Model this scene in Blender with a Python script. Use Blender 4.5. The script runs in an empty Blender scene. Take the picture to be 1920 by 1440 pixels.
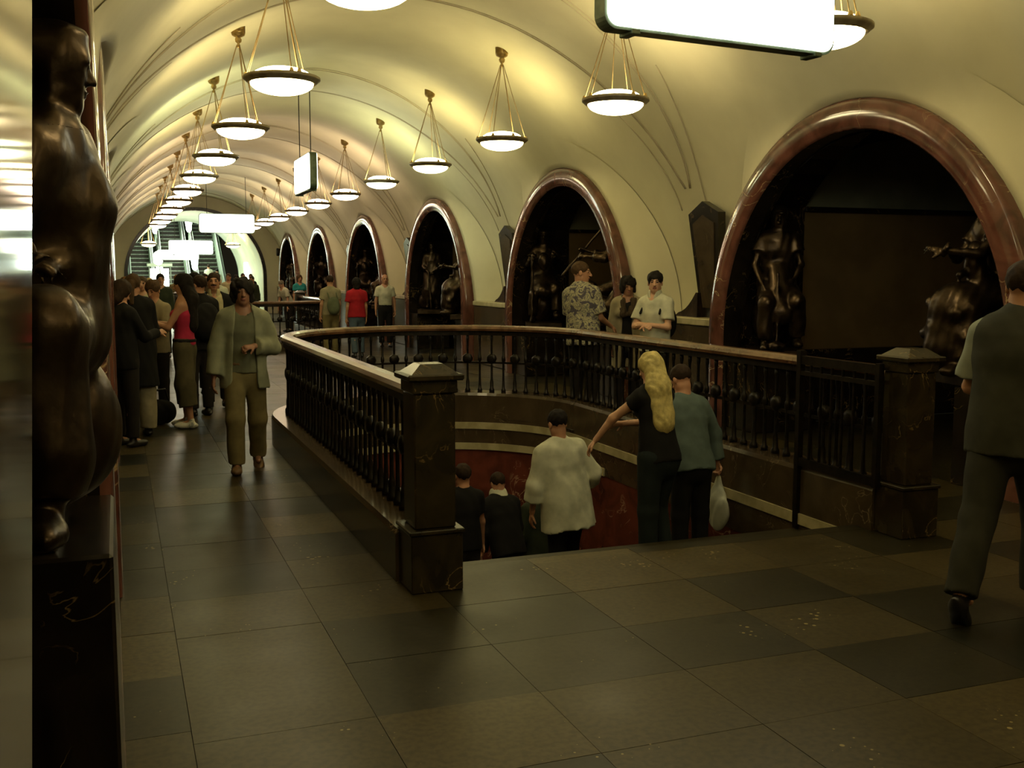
import bpy, math, random
import numpy as np
from mathutils import Matrix, Vector
PI = math.pi
rnd = random.Random(7)
sc = bpy.context.scene

# ------------------------------------------------------------------ camera, world, exposure
EYE = 1.72
def make_camera():
    f, vx, vy = 1950.0, 218 - 960, 720 - 512
    d = np.array([vx, vy, -f]); d /= np.linalg.norm(d)
    z = np.array([0.0, f, vy]); z -= z.dot(d) * d; z /= np.linalg.norm(z)
    x = np.cross(d, z)
    cam = bpy.data.cameras.new('camera')
    cam.sensor_width = 36.0; cam.lens = 36.0 * f / 1920.0
    cam.clip_start = 0.05; cam.clip_end = 200
    o = bpy.data.objects.new('camera', cam)
    R = np.array([x, d, z])
    m = Matrix([list(R[0]) + [0], list(R[1]) + [0], list(R[2]) + [EYE], [0, 0, 0, 1]])
    o.matrix_world = m
    sc.collection.objects.link(o); sc.camera = o
make_camera()
world = bpy.data.worlds.new('world'); sc.world = world; world.use_nodes = True
world.node_tree.nodes['Background'].inputs[0].default_value = (0.03, 0.026, 0.015, 1)
world.node_tree.nodes['Background'].inputs[1].default_value = 0.15
sc.view_settings.view_transform = 'Standard'; sc.view_settings.look = 'None'
sc.view_settings.gamma = 1.0; sc.view_settings.use_curve_mapping = False
sc.view_settings.exposure = 1.3
LAMP = 6.0      # strength of the pendant bowls
SIGN = 2.6      # strength of the lit sign boxes
HALL = 170.0    # power of the added area lights in the escalator hall

# ------------------------------------------------------------------ materials
MT = {}
def mat(name, col=(.5, .5, .5), rough=.6, metal=0.0, coat=0.0, emit=None, es=0.0):
    m = bpy.data.materials.new(name); m.use_nodes = True
    b = m.node_tree.nodes['Principled BSDF']
    b.inputs['Base Color'].default_value = (*col, 1)
    b.inputs['Roughness'].default_value = rough
    b.inputs['Metallic'].default_value = metal
    b.inputs['Coat Weight'].default_value = coat
    b.inputs['Coat Roughness'].default_value = 0.08
    if emit:
        b.inputs['Emission Color'].default_value = (*emit, 1); b.inputs['Emission Strength'].default_value = es
    MT[name] = m
    return m
def nd(m, t, **kw):
    n = m.node_tree.nodes.new(t)
    for k, v in kw.items(): setattr(n, k, v)
    return n
def mix_noise(m, c1, c2, scale=5.0, detail=4.0, lo=.4, hi=.6, kind='noise', bump=0.0, dist=0.0, rough=None):
    L = m.node_tree.links; b = m.node_tree.nodes['Principled BSDF']
    tc = nd(m, 'ShaderNodeTexCoord')
    n = nd(m, 'ShaderNodeTexNoise'); n.inputs['Scale'].default_value = scale
    n.inputs['Detail'].default_value = detail; n.inputs['Distortion'].default_value = dist
    L.new(tc.outputs['Object'], n.inputs['Vector'])
    r = nd(m, 'ShaderNodeValToRGB'); r.color_ramp.elements[0].position = lo; r.color_ramp.elements[1].position = hi
    r.color_ramp.elements[0].color = (*c1, 1); r.color_ramp.elements[1].color = (*c2, 1)
    L.new(n.outputs['Fac'], r.inputs[0]); L.new(r.outputs[0], b.inputs['Base Color'])
    if bump:
        bp = nd(m, 'ShaderNodeBump'); bp.inputs['Strength'].default_value = bump; bp.inputs['Distance'].default_value = .01
        L.new(n.outputs['Fac'], bp.inputs['Height']); L.new(bp.outputs[0], b.inputs['Normal'])
    return n, r
def marble(name, base, dark, vein, rough=.15, scale=2.0, vscale=3.0, vw=.015, spec=.5):
    m = mat(name, base, rough)
    L = m.node_tree.links; b = m.node_tree.nodes['Principled BSDF']
    b.inputs['Specular IOR Level'].default_value = spec
    n, r = mix_noise(m, dark, base, scale, 6, .35, .65, dist=1.0)
    tc = nd(m, 'ShaderNodeTexCoord')
    v = nd(m, 'ShaderNodeTexNoise'); v.inputs['Scale'].default_value = vscale; v.inputs['Detail'].default_value = 8
    v.inputs['Distortion'].default_value = 1.6
    L.new(tc.outputs['Object'], v.inputs['Vector'])
    s = nd(m, 'ShaderNodeMath', operation='SUBTRACT'); s.inputs[1].default_value = .5; L.new(v.outputs['Fac'], s.inputs[0])
    a = nd(m, 'ShaderNodeMath', operation='ABSOLUTE'); L.new(s.outputs[0], a.inputs[0])
    q = nd(m, 'ShaderNodeMapRange'); q.inputs['From Min'].default_value = 0; q.inputs['From Max'].default_value = vw
    q.inputs['To Min'].default_value = 1; q.inputs['To Max'].default_value = 0; L.new(a.outputs[0], q.inputs[0])
    w = nd(m, 'ShaderNodeTexNoise'); w.inputs['Scale'].default_value = vscale * .8; L.new(tc.outputs['Object'], w.inputs['Vector'])
    w2 = nd(m, 'ShaderNodeMapRange'); w2.inputs['From Min'].default_value = .52; w2.inputs['From Max'].default_value = .62
    L.new(w.outputs['Fac'], w2.inputs[0])
    mu = nd(m, 'ShaderNodeMath', operation='MULTIPLY'); L.new(q.outputs[0], mu.inputs[0]); L.new(w2.outputs[0], mu.inputs[1])
    mx = nd(m, 'ShaderNodeMix', data_type='RGBA'); L.new(mu.outputs[0], mx.inputs[0]); L.new(r.outputs[0], mx.inputs[6])
    mx.inputs[7].default_value = (*vein, 1); L.new(mx.outputs[2], b.inputs['Base Color'])
    return m
def cloth(name, col, var=.25, rough=.9, scale=9.0):
    m = mat(name, col, rough)
    c2 = tuple(c * (1 - var) for c in col)
    mix_noise(m, c2, col, scale, 3, .35, .65, bump=.25)
    m.node_tree.nodes['Principled BSDF'].inputs['Specular IOR Level'].default_value = .2
    return m
plaster = mat('plaster', (.62, .575, .39), .7)
mix_noise(plaster, (.58, .535, .36), (.66, .615, .42), 1.2, 5, .35, .65, bump=.04)
plaster_line = mat('plaster_line', (.46, .41, .27), .8)
mix_noise(plaster_line, (.44, .38, .26), (.54, .47, .33), 4, 3)
red_marble = marble('red_marble', (.16, .042, .026), (.07, .020, .013), (.42, .27, .16), .12, 2.5, 2.2, .012)
ring_marble = marble('ring_marble', (.17, .065, .045), (.08, .030, .021), (.50, .36, .20), .11, 3.0, 1.8, .012, .8)
black_marble = marble('black_marble', (.020, .014, .009), (.007, .005, .003), (.26, .17, .07), .22, 3.0, 3.5, .010)
newel_marble = marble('newel_marble', (.040, .028, .013), (.014, .010, .005), (.24, .16, .06), .24, 4.0, 4.0, .014)
brown_marble = marble('brown_marble', (.075, .052, .028), (.045, .030, .016), (.20, .15, .08), .2, 3.0, 3.0, .01)
polish = marble('polished_stone', (.060, .040, .018), (.045, .030, .014), (.10, .07, .03), .07, 1.5, 2.0, .01, 1.0)
cream = mat('cream_stone', (.42, .36, .20), .4); mix_noise(cream, (.34, .29, .15), (.46, .40, .23), 6, 4)
board = mat('brown_board', (.17, .105, .038), .7); mix_noise(board, (.145, .088, .03), (.19, .118, .045), 2, 5, bump=.1)
tympan = mat('grey_plaster', (.20, .20, .135), .8); mix_noise(tympan, (.17, .17, .115), (.22, .22, .15), 2, 4)
bronze = mat('bronze', (.06, .038, .022), .34, .85); mix_noise(bronze, (.024, .015, .009), (.085, .056, .032), 9, 5, .3, .7, bump=.5)
brass = mat('brass', (.60, .42, .16), .35, .9); mix_noise(brass, (.45, .30, .10), (.65, .47, .2), 8, 3)
lamp_metal = mat('lamp_bronze', (.26, .20, .11), .45, .3); mix_noise(lamp_metal, (.20, .15, .08), (.30, .24, .14), 10, 3)
iron = mat('dark_iron', (.016, .012, .008), .38, .6); mix_noise(iron, (.010, .008, .005), (.024, .017, .011), 20, 3)
rail_mat = mat('handrail_bronze', (.13, .062, .030), .24, .15, .6); mix_noise(rail_mat, (.09, .040, .018), (.17, .085, .042), 6, 4)
grout = mat('grout', (.034, .026, .013), .8); mix_noise(grout, (.028, .021, .011), (.04, .03, .016), 8, 3)
TILE = []
for i, c in enumerate([(.062, .046, .018), (.048, .036, .014), (.022, .018, .008), (.082, .062, .025), (.014, .013, .007)]):
    m = mat('floor_granite_%s' % 'abcde'[i], c, .30)
    L = m.node_tree.links; b = m.node_tree.nodes['Principled BSDF']
    n, r = mix_noise(m, tuple(x * .55 for x in c), c, 34, 9, .36, .60)
    b.inputs['Specular IOR Level'].default_value = .26
    tc = nd(m, 'ShaderNodeTexCoord')
    v = nd(m, 'ShaderNodeTexVoronoi'); v.inputs['Scale'].default_value = 24; L.new(tc.outputs['Object'], v.inputs['Vector'])
    w = nd(m, 'ShaderNodeTexNoise'); w.inputs['Scale'].default_value = 2.3; L.new(tc.outputs['Object'], w.inputs['Vector'])
    w2 = nd(m, 'ShaderNodeMapRange'); w2.inputs['From Min'].default_value = .55; w2.inputs['From Max'].default_value = .72
    w2.inputs['To Max'].default_value = .27; L.new(w.outputs['Fac'], w2.inputs[0])
    lt = nd(m, 'ShaderNodeMath', operation='LESS_THAN'); L.new(v.outputs['Distance'], lt.inputs[0]); L.new(w2.outputs[0], lt.inputs[1])
    mx = nd(m, 'ShaderNodeMix', data_type='RGBA'); L.new(lt.outputs[0], mx.inputs[0]); L.new(r.outputs[0], mx.inputs[6])
    mx.inputs[7].default_value = (.24, .19, .08, 1); L.new(mx.outputs[2], b.inputs['Base Color'])
    rr = nd(m, 'ShaderNodeMapRange'); rr.inputs['To Min'].default_value = .26; rr.inputs['To Max'].default_value = .46
    L.new(w.outputs['Fac'], rr.inputs[0]); L.new(rr.outputs[0], b.inputs['Roughness'])
    TILE.append(m)
def glow(name, col, s):
    m = mat(name, (.8, .8, .8), .4, 0, 0, col, s); return m
SKIN = {'tan': mat('skin_tan', (.44, .215, .115), .55), 'pale': mat('skin_pale', (.58, .32, .19), .55), 'brown': mat('skin_brown', (.30, .14, .075), .55)}
for k_, m_ in SKIN.items():
    c_ = tuple(m_.node_tree.nodes['Principled BSDF'].inputs['Base Color'].default_value)[:3]
    mix_noise(m_, tuple(x * .88 for x in c_), c_, 12, 3)
lip = mat('lip', (.30, .10, .07), .5); mix_noise(lip, (.26, .08, .06), (.32, .11, .08), 20, 2)
eye_m = mat('eye', (.03, .022, .018), .25); mix_noise(eye_m, (.02, .015, .012), (.05, .04, .03), 90, 1)
HAIR = {}
for k_, c_ in dict(black=(.014, .010, .007), dark=(.035, .020, .011), brown=(.085, .048, .022), blond=(.62, .50, .19), grey=(.20, .17, .12), ginger=(.20, .10, .035)).items():
    HAIR[k_] = mat('hair_' + k_, c_, .75); HAIR[k_].node_tree.nodes['Principled BSDF'].inputs['Specular IOR Level'].default_value = .15; mix_noise(HAIR[k_], tuple(x * .6 for x in c_), c_, 30, 4, .3, .7, bump=.4)

# ------------------------------------------------------------------ mesh helpers
def link(o, parent=None):
    sc.collection.objects.link(o)
    if parent is not None: o.parent = parent
    return o
def mesh_from(name, V, Fc, m, parent=None, smooth=False, mats=None, midx=None, loc=None):
    me = bpy.data.meshes.new(name)
    V = np.asarray(V, dtype=np.float32).reshape(-1, 3)
    if isinstance(Fc, np.ndarray) and Fc.ndim == 2:
        n = Fc.shape[1]
        me.vertices.add(len(V)); me.vertices.foreach_set('co', V.ravel())
        me.loops.add(Fc.size); me.loops.foreach_set('vertex_index', Fc.ravel().astype(np.int32))
        me.polygons.add(len(Fc)); me.polygons.foreach_set('loop_start', np.arange(0, Fc.size, n, dtype=np.int32))
        me.update(calc_edges=True)
    else:
        me.from_pydata(V.tolist(), [], Fc)
    for q in (mats or [m]): me.materials.append(q)
    if midx is not None: me.polygons.foreach_set('material_index', np.asarray(midx, dtype=np.int32))
    if smooth: me.polygons.foreach_set('use_smooth', np.ones(len(me.polygons), dtype=bool))
    me.update()
    o = bpy.data.objects.new(name, me)
    if loc is not None: o.location = loc
    return link(o, parent)
class MB:
    def __init__(s): s.V = []; s.F = []; s.M = []; s.mi = 0
    def add(s, V, F):
        n = len(s.V); s.V += [tuple(v) for v in V]; s.F += [tuple(i + n for i in f) for f in F]; s.M += [s.mi] * len(F)
    def box(s, x0, x1, y0, y1, z0, z1, bev=0.0):
        if bev:
            P = []
            for z, i in ((z0, bev), (z0 + bev, 0), (z1 - bev, 0), (z1, bev)):
                for (x, y) in ((x0 + i, y0 + bev), (x0 + bev, y0 + i), (x1 - bev, y0 + i), (x1 - i, y0 + bev), (x1 - i, y1 - bev), (x1 - bev, y1 - i), (x0 + bev, y1 - i), (x0 + i, y1 - bev)):
                    P.append((x, y, z))
            F = []
            for r in range(3):
                for k in range(8): a = r * 8 + k; b = r * 8 + (k + 1) % 8; F.append((a, b, b + 8, a + 8))
            F.append(tuple(range(7, -1, -1))); F.append(tuple(range(24, 32)))
            s.add(P, F); return
        V = [(x, y, z) for z in (z0, z1) for y in (y0, y1) for x in (x0, x1)]
        s.add(V, [(0, 2, 3, 1), (4, 5, 7, 6), (0, 1, 5, 4), (2, 6, 7, 3), (0, 4, 6, 2), (1, 3, 7, 5)])
    def lathe(s, prof, n=16, c=(0, 0, 0), cap=True, a0=0.0):
        V = []; F = []
        for (r, z) in prof:
            for k in range(n):
                a = a0 + 2 * PI * k / n; V.append((c[0] + r * math.cos(a), c[1] + r * math.sin(a), c[2] + z))
        for i in range(len(prof) - 1):
            for k in range(n):
                a = i * n + k; b = i * n + (k + 1) % n; F.append((a, b, b + n, a + n))
        if cap: F.append(tuple(range(n - 1, -1, -1))); F.append(tuple((len(prof) - 1) * n + k for k in range(n)))
        s.add(V, F)
    def tube(s, pts, r, n=6, closed=False):
        pts = [Vector(p) for p in pts]; V = []; F = []; N = len(pts)
        rr = r if isinstance(r, (list, tuple)) else [r] * N
        for i, p in enumerate(pts):
            a = pts[max(i - 1, 0)]; b = pts[min(i + 1, N - 1)]
            t = (b - a).normalized(); u = t.cross(Vector((0, 0, 1)))
            if u.length < 1e-3: u = t.cross(Vector((0, 1, 0)))
            u.normalize(); w = t.cross(u)
            for k in range(n):
                an = 2 * PI * k / n; V.append(tuple(p + (u * math.cos(an) + w * math.sin(an)) * rr[i]))
        for i in range(N - 1):
            for k in range(n): a = i * n + k; b = i * n + (k + 1) % n; F.append((a, b, b + n, a + n))
        F.append(tuple(range(n - 1, -1, -1))); F.append(tuple((N - 1) * n + k for k in range(n)))
        s.add(V, F)
    def prism(s, poly, h0, h1, axis='z'):
        n = len(poly)
        def p(a, b, h): return (a, b, h) if axis == 'z' else ((h, a, b) if axis == 'x' else (a, h, b))
        V = [p(a, b, h0) for a, b in poly] + [p(a, b, h1) for a, b in poly]
        F = [tuple(range(n - 1, -1, -1)), tuple(range(n, 2 * n))] + [(k, (k + 1) % n, (k + 1) % n + n, k + n) for k in range(n)]
        s.add(V, F)
    def obj(s, name, m, parent=None, smooth=False, loc=None, mats=None):
        return mesh_from(name, s.V, s.F, m, parent, smooth, mats, s.M if mats else None, loc)
def sweep(path, sec, closed_path=False):
    """path: list of (x,y,nx,ny) with outward normal; sec: list of (offset, z). returns V,F"""
    V = []; F = []; n = len(sec)
    for (x, y, nx, ny) in path:
        for (o, z) in sec: V.append((x + nx * o, y + ny * o, z))
    for i in range(len(path) - 1):
        for k in range(n): a = i * n + k; b = i * n + (k + 1) % n; F.append((a, b, b + n, a + n))
    F.append(tuple(range(n - 1, -1, -1))); F.append(tuple((len(path) - 1) * n + k for k in range(n)))
    return V, F
def tag(o, label=None, cat=None, group=None, kind=None):
    if label: o['label'] = label
    if cat: o['category'] = cat
    if group: o['group'] = group
    if kind: o['kind'] = kind
    return o
def thing(name, label, cat, loc=(0, 0, 0), rz=0.0, group=None):
    o = bpy.data.objects.new(name, None); o.location = loc; o.rotation_euler = (0, 0, rz); o.empty_display_size = .1
    link(o); return tag(o, label, cat, group)
def copy_tree(o, parent=None):
    c = o.copy(); link(c, parent)
    for ch in list(o.children): copy_tree(ch, c)
    return c

# ------------------------------------------------------------------ the hall's measures
XC, VR, VZ = 3.15, 3.775, 1.18          # vault centre line, radius, height of its centre
XR, XL = 6.32, -0.02                    # faces of the arch surrounds
PITCH, Y0 = 6.74, 1.20                  # arches
AR, AZ = 2.25, 1.04                     # surround outer radius, height of its centre
YB, YE = -5.6, 45.5                     # hall from back closure to end wall
def rv(y, t):                            # radius of the vault, gently scalloped bay by bay
    q = np.clip((np.sin(t) - .55) / .35, 0, 1); return VR + .05 * np.cos(2 * PI * (y - 6.42) / 3.36) * q * q * (3 - 2 * q)
def yarch(k): return Y0 + k * PITCH + (.08 if k == 1 else 0)
def vx(z):                              # half width of the vault at height z
    z = max(z, VZ)
    return math.sqrt(max(VR * VR - (z - VZ) ** 2, 0))
# ------------------------------------------------------------------ vault
def build_vault():
    ny = int((YE - YB) / .12); ys = np.linspace(YB, YE, ny + 1)
    th = np.linspace(0, PI, 119)
    V = np.zeros((len(ys), len(th), 3), np.float32)
    RR = rv(ys[:, None], th[None, :])
    V[..., 0] = XC + RR * np.cos(th)[None, :]; V[..., 1] = ys[:, None]; V[..., 2] = VZ + RR * np.sin(th)[None, :]
    i, j = np.meshgrid(np.arange(len(ys) - 1), np.arange(len(th) - 1), indexing='ij')
    n = len(th); a = i * n + j
    F = np.stack([a, a + 1, a + n + 1, a + n], -1).reshape(-1, 4)
    P = V.reshape(-1, 3); c = P[F].mean(1)
    k = np.round((c[:, 1] - Y0) / PITCH); dy = c[:, 1] - (Y0 + k * PITCH + np.where(k == 1, .08, 0))
    hole = (np.hypot(dy, c[:, 2] - AZ) < 2.50) & (k >= -1) & (k <= 6) & (c[:, 2] < 3.9)
    hole &= ~((np.abs(c[:, 0] - XC) < 2.2))
    hole &= (np.hypot(dy, c[:, 2] - AZ) < 2.26) | (np.abs(c[:, 0] - XC) > 3.0)
    o = mesh_from('ceiling', P, F[~hole], plaster, smooth=True); tag(o, kind='structure')
    # groin mouldings: double raised lines that meet in a point above every pylon
    for k in range(-1, 7):
        yp = Y0 + (k + .5) * PITCH
        if yp < YB + 1.2: continue
        for sg in (-1, 1):
            b = MB()
            for off in (0, .09):
                pts = []
                t0 = math.acos(vx(2.75) / VR)
                for q in range(57):
                    t = t0 + (PI - 2 * t0) * q / 56
                    s = 1 - abs(q - 28) / 28
                    dy = .04 + .85 * s ** .8 + off * (.3 + .7 * s)
                    y = yp + sg * dy
                    if y > YE: y = YE
                    rr_ = float(rv(y, t)) - .004; pts.append((XC + rr_ * math.cos(t), y, VZ + rr_ * math.sin(t)))
                b.tube(pts, .0075, 4)
            b.obj('moulding', plaster_line, o, True)
        b = MB()
        for sx in (-1, 1):
            for sg in (-1, 1):
                pts = []
                for q in range(15):
                    z = 2.5 + 1.5 * q / 14
                    pts.append((XC + sx * (vx(z) - .008), yp + sg * (.30 + .55 * (q / 14) ** 1.6), z))
                b.tube(pts, .0075, 4)
        b.obj('moulding', plaster_line, o, True)
    return o
ceiling = build_vault()
wcount = {1: 0, -1: 0}
tn = 0
def sidex(s, x):   # x given for the right-hand side; mirrored for the left
    return x if s > 0 else 2 * XC - x
def build_side(s):
    global tn
    for k in range(-1, 7):
        yc = yarch(k)
        tn += 1; root = thing('trim_%d' % tn, None, None); root['kind'] = 'structure'
        # plaster splay from the surround back to the vault
        V = []; N = 41; T = 8
        for i in range(N):
            f = PI * i / (N - 1)
            for t in range(T):
                q = max(t - 1, 0) / (T - 2); r = AR + .005 + .44 * q
                y = yc + r * math.cos(f); z = AZ + r * math.sin(f)
                xa = min(6.33 + .14 * (1 - math.sin(f)), XC + vx(z) + .0); xb = XC + vx(z) - .012
                e = q ** 1.3
                x = xa * (1 - e) + xb * e if xb > xa else xb
                if t == 0: x = max(x, 6.40)
                V.append((sidex(s, x), y, z))
        F = [(i * T + t, i * T + t + 1, (i + 1) * T + t + 1, (i + 1) * T + t) for i in range(N - 1) for t in range(T - 1)]
        mesh_from('plaster_splay', V, F, plaster, root, True)
        # polished marble surround
        sec = [(AR - .272, 6.305), (AR - .268, 6.293), (AR - .255, 6.280), (AR - .235, 6.270), (AR - .12, 6.263), (AR - .02, 6.268), (AR - .002, 6.280), (AR + .008, 6.32), (AR + .012, 6.64)]
        path = [(1, 0, z) for z in (0, .5)] + [(math.cos(PI * i / 48), math.sin(PI * i / 48), AZ) for i in range(49)] + [(-1, 0, z) for z in (.5, 0)]
        V = []; n = len(sec)
        for (cy, cz, zz) in path:
            for (r, x) in sec: V.append((sidex(s, x + (.065 if s < 0 else 0)), yc + r * cy, zz + r * cz))
        F = [(i * n + t, i * n + t + 1, (i + 1) * n + t + 1, (i + 1) * n + t) for i in range(len(path) - 1) for t in range(n - 1)]
        mesh_from('arch_surround', V, F, ring_marble, root, True)
        V = [(sidex(s, x + (.065 if s < 0 else 0)), yc + (AR - .272) * cy, zz + (AR - .272) * cz) for (cy, cz, zz) in path for x in (6.303, 6.50)]
        mesh_from('inner_reveal', V, [(2 * i, 2 * i + 1, 2 * i + 3, 2 * i + 2) for i in range(len(path) - 1)], black_marble, root, True)
        # passage behind the surround
        W = AR - .20; HW = 2.44; a0 = math.acos(W / 2.83)
        arc = [(2.83 * math.cos(a0 + (PI - 2 * a0) * i / 18), .51 + 2.83 * math.sin(a0 + (PI - 2 * a0) * i / 18)) for i in range(19)]
        sec = [(W, 0), (W, 1.2)] + arc + [(-W, 1.2), (-W, 0)]; n = len(sec)
        inn = [((AR - .28) * math.cos(t_), AZ + (AR - .28) * math.sin(t_)) for t_ in [PI * i / (n - 5) for i in range(n - 4)]]
        inn = [(AR - .28, 0), (AR - .28, .6)] + inn + [(-AR + .28, .6), (-AR + .28, 0)]
        V = [(sidex(s, 6.49), yc + a, z_) for a, z_ in inn] + [(sidex(s, x), yc + a, z_) for x in (6.80, 7.39) for a, z_ in sec]
        F = [(i + o_, i + 1 + o_, i + 1 + n + o_, i + n + o_) for o_ in (0, n) for i in range(n - 1)]
        mesh_from('passage_lining', V, F, black_marble, root, False)
        # the cross gallery behind: its end walls (boarded) are what one sees through the arch
        xg = 8.92; el = [(xg + 1.53 * math.cos(PI * i / 20), 2.46 + .84 * math.sin(PI * i / 20)) for i in range(21)]
        b = MB(); xa, xb = sorted((sidex(s, 7.38), sidex(s, 10.45))); b.box(xa, xb, yc - W - .1, yc + W + .1, 3.40, 3.44); b.obj('gallery_ceiling', black_marble, root)
        b = MB(); b.add([(sidex(s, 10.45), yc - W - .1, 0), (sidex(s, 10.45), yc + W + .1, 0), (sidex(s, 10.45), yc + W + .1, 3.42), (sidex(s, 10.45), yc - W - .1, 3.42)], [(0, 1, 2, 3)]); b.obj('gallery_wall', board, root)
        b = MB(); V = [(sidex(s, 7.39), yc + a, z_) for a, z_ in [(-W, 2.40)] + arc[::-1] + [(W, 2.40)]]
        b.add(V + [(sidex(s, 7.39), yc + a, 3.5) for a in (W, -W)], [(0,) + tuple(range(1, 21))]); 
        for e in (-1, 1):
            ye = yc + e * (W + .02)
            ya, yb = sorted((ye, ye + e * .06))
            b = MB(); b.prism([(sidex(s, x), z_) for x, z_ in el], min(ye - e * .02, yb, ya), max(ye - e * .02, ya), 'y'); b.obj('tympanum', tympan, root)
            xa, xb = sorted((sidex(s, 7.395), sidex(s, 10.45)))
            b = MB(); b.box(xa, xb, ya + .002, yb + .004, 2.40, 3.42); b.obj('gallery_end', black_marble, root)
            b = MB(); b.box(xa, xb, ya, yb, .80, 2.46); b.obj('brown_partition', board, root)
            yb2 = ye - e * .05
            b = MB(); b.box(xa, xb, min(yb2, ye + e * .03), max(yb2, ye + e * .03), 2.42, 2.475, .006); b.obj('partition_head', black_marble, root)
            b = MB(); b.box(xa, xb, min(ye - e * .09, ye + e * .03), max(ye - e * .09, ye + e * .03), 0, .84, .006); b.obj('partition_base', black_marble, root)
    for k in range(-1, 7):
        tn += 1; root = thing('trim_%d' % tn, None, None); root['kind'] = 'structure'
        yp = Y0 + (k + .5) * PITCH; hw = PITCH / 2 - AR - .05
        if k == 6: yp0, yp1 = yp - hw, YE - .02
        else: yp0, yp1 = yp - hw, yp + hw
        b = MB(); xa, xb = sorted((sidex(s, 6.44), sidex(s, 6.98))); b.box(xa, xb, yp0, yp1, 0, 1.10, .01); b.obj('pylon_base', brown_marble, root)
        b = MB(); xa, xb = sorted((sidex(s, 6.42), sidex(s, 6.98))); b.box(xa, xb, yp0, yp1, 1.10, 1.185, .01); b.obj('pylon_ledge', cream, root)
    x_ = sidex(s, 10.52); b = MB(); b.box(min(x_, sidex(s, 10.56)), max(x_, sidex(s, 10.56)), YB, YE, 0, 3.5); tag(b.obj('wall_right' if s > 0 else 'wall_left', board), kind='structure')
build_side(1); build_side(-1)
b = MB(); b.box(-1, 7.3, YB - .2, YB, 0, 5.1); tag(b.obj('wall_back_closure', plaster), kind='structure')  # added out of view to close in the light; the hall runs on

# dark stone shields standing on the pylon ledges
def shield(yp, s, lab):
    t = thing('stone_shield', lab, 'wall shield', (sidex(s, 6.68), yp, 1.185), 0, 'dark shields on the pylons')
    b = MB(); V = []
    pr = [(-.20, 0), (.20, 0), (.335, 1.24), (0, 1.38), (-.335, 1.24)]
    for dx in (-.05, .05):
        for (y, z) in pr: V.append((s * (dx + .02 - .10 * z), y, z))
    b.add(V, [(4, 3, 2, 1, 0), (5, 6, 7, 8, 9)] + [(k, (k + 1) % 5, (k + 1) % 5 + 5, k + 5) for k in range(5)])
    b.obj('slab', black_marble, t)
    b = MB(); V = []
    for dx in (-.062, -.05):
        for (y, z) in [(-.13, .12), (.13, .12), (.235, 1.12), (0, 1.22), (-.235, 1.12)]: V.append((s * (dx + .02 - .10 * z), y, z))
    b.add(V, [(4, 3, 2, 1, 0), (5, 6, 7, 8, 9)] + [(k, (k + 1) % 5, (k + 1) % 5 + 5, k + 5) for k in range(5)])
    b.obj('raised_panel', brown_marble, t)
    for sg in (-1, 1):
        b = MB(); P = [(sg * .18, 0), (sg * .72, 0)] + [(sg * (.72 - .5 * q / 6), .04 + .26 * (q / 6) ** 2.2) for q in range(1, 7)] + [(sg * .18, .30)]
        b.prism(P if sg > 0 else P[::-1], s * -.10, s * .14, 'x'); b.obj('scroll', bronze, t)
ords = ['first', 'second', 'third', 'fourth', 'fifth', 'sixth', 'seventh']
for k in range(0, 6):
    shield(Y0 + (k + .5) * PITCH - .45, 1, 'dark pointed stone shield on the right wall ledge, %s' % (['beyond the frame before the nearest arch', 'left of the nearest big arch', 'left of the second arch', 'between third and fourth arch', 'between fourth and fifth arch', 'between fifth and sixth arch'][k]))

# ------------------------------------------------------------------ floor
WX, WR = 3.20, 1.63                      # first stairwell: centre line and radius of the railing
HX0, HX1, HY = WX - WR + .16, WX + WR - .16, 5.72
WELLS = [(5.72, 10.4, 1), (29.4, 25.0, -1)]   # (open end, centre of the round end, direction)
def in_hole(x, y, grow=0.0):
    for (yo, yc, d) in WELLS:
        if (y - yo) * d > -grow and (y - yc) * d <= 0 and abs(x - WX) < WR - .16 + grow: return True
        if (y - yc) * d > 0 and math.hypot(x - WX, y - yc) < WR - .16 + grow: return True
    return False
def cut_cells(xs, ys, z0, z1, g=0.0):
    """cells of a grid, those in a stairwell dropped, corner points slid out to its edge"""
    b = MB()
    def fix(x, y):
        for (yo, yc, d) in WELLS:
            r = math.hypot(x - WX, y - yc)
            if (y - yc) * d > 0 and r < WR - .16 and r > 1e-6:
                q = (WR - .16) / r; return WX + (x - WX) * q, yc + (y - yc) * q
        return x, y
    for i in range(len(xs) - 1):
        for j in range(len(ys) - 1):
            c = [(xs[i], ys[j]), (xs[i + 1], ys[j]), (xs[i + 1], ys[j + 1]), (xs[i], ys[j + 1])]
            if all(in_hole(x, y, 1e-4) for x, y in c) or in_hole(sum(p[0] for p in c) / 4, sum(p[1] for p in c) / 4, -.02): continue
            c = [fix(*p) for p in c]
            b.add([(x, y, z1) for x, y in c], [(0, 1, 2, 3)])
    return b
gx = sorted(set([round(v, 3) for v in np.arange(-1.3, 7.61, .33)] + [round(HX0, 3), round(HX1, 3), 7.6]))
gy = sorted(set([round(v, 3) for v in np.arange(-5.8, 56.9, .33)] + [5.72, 10.4, 25.0, 29.4, 57.0]))
b = cut_cells(gx, gy, -.3, -.006)
floor = b.obj('floor', grout); tag(floor, kind='structure')
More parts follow.
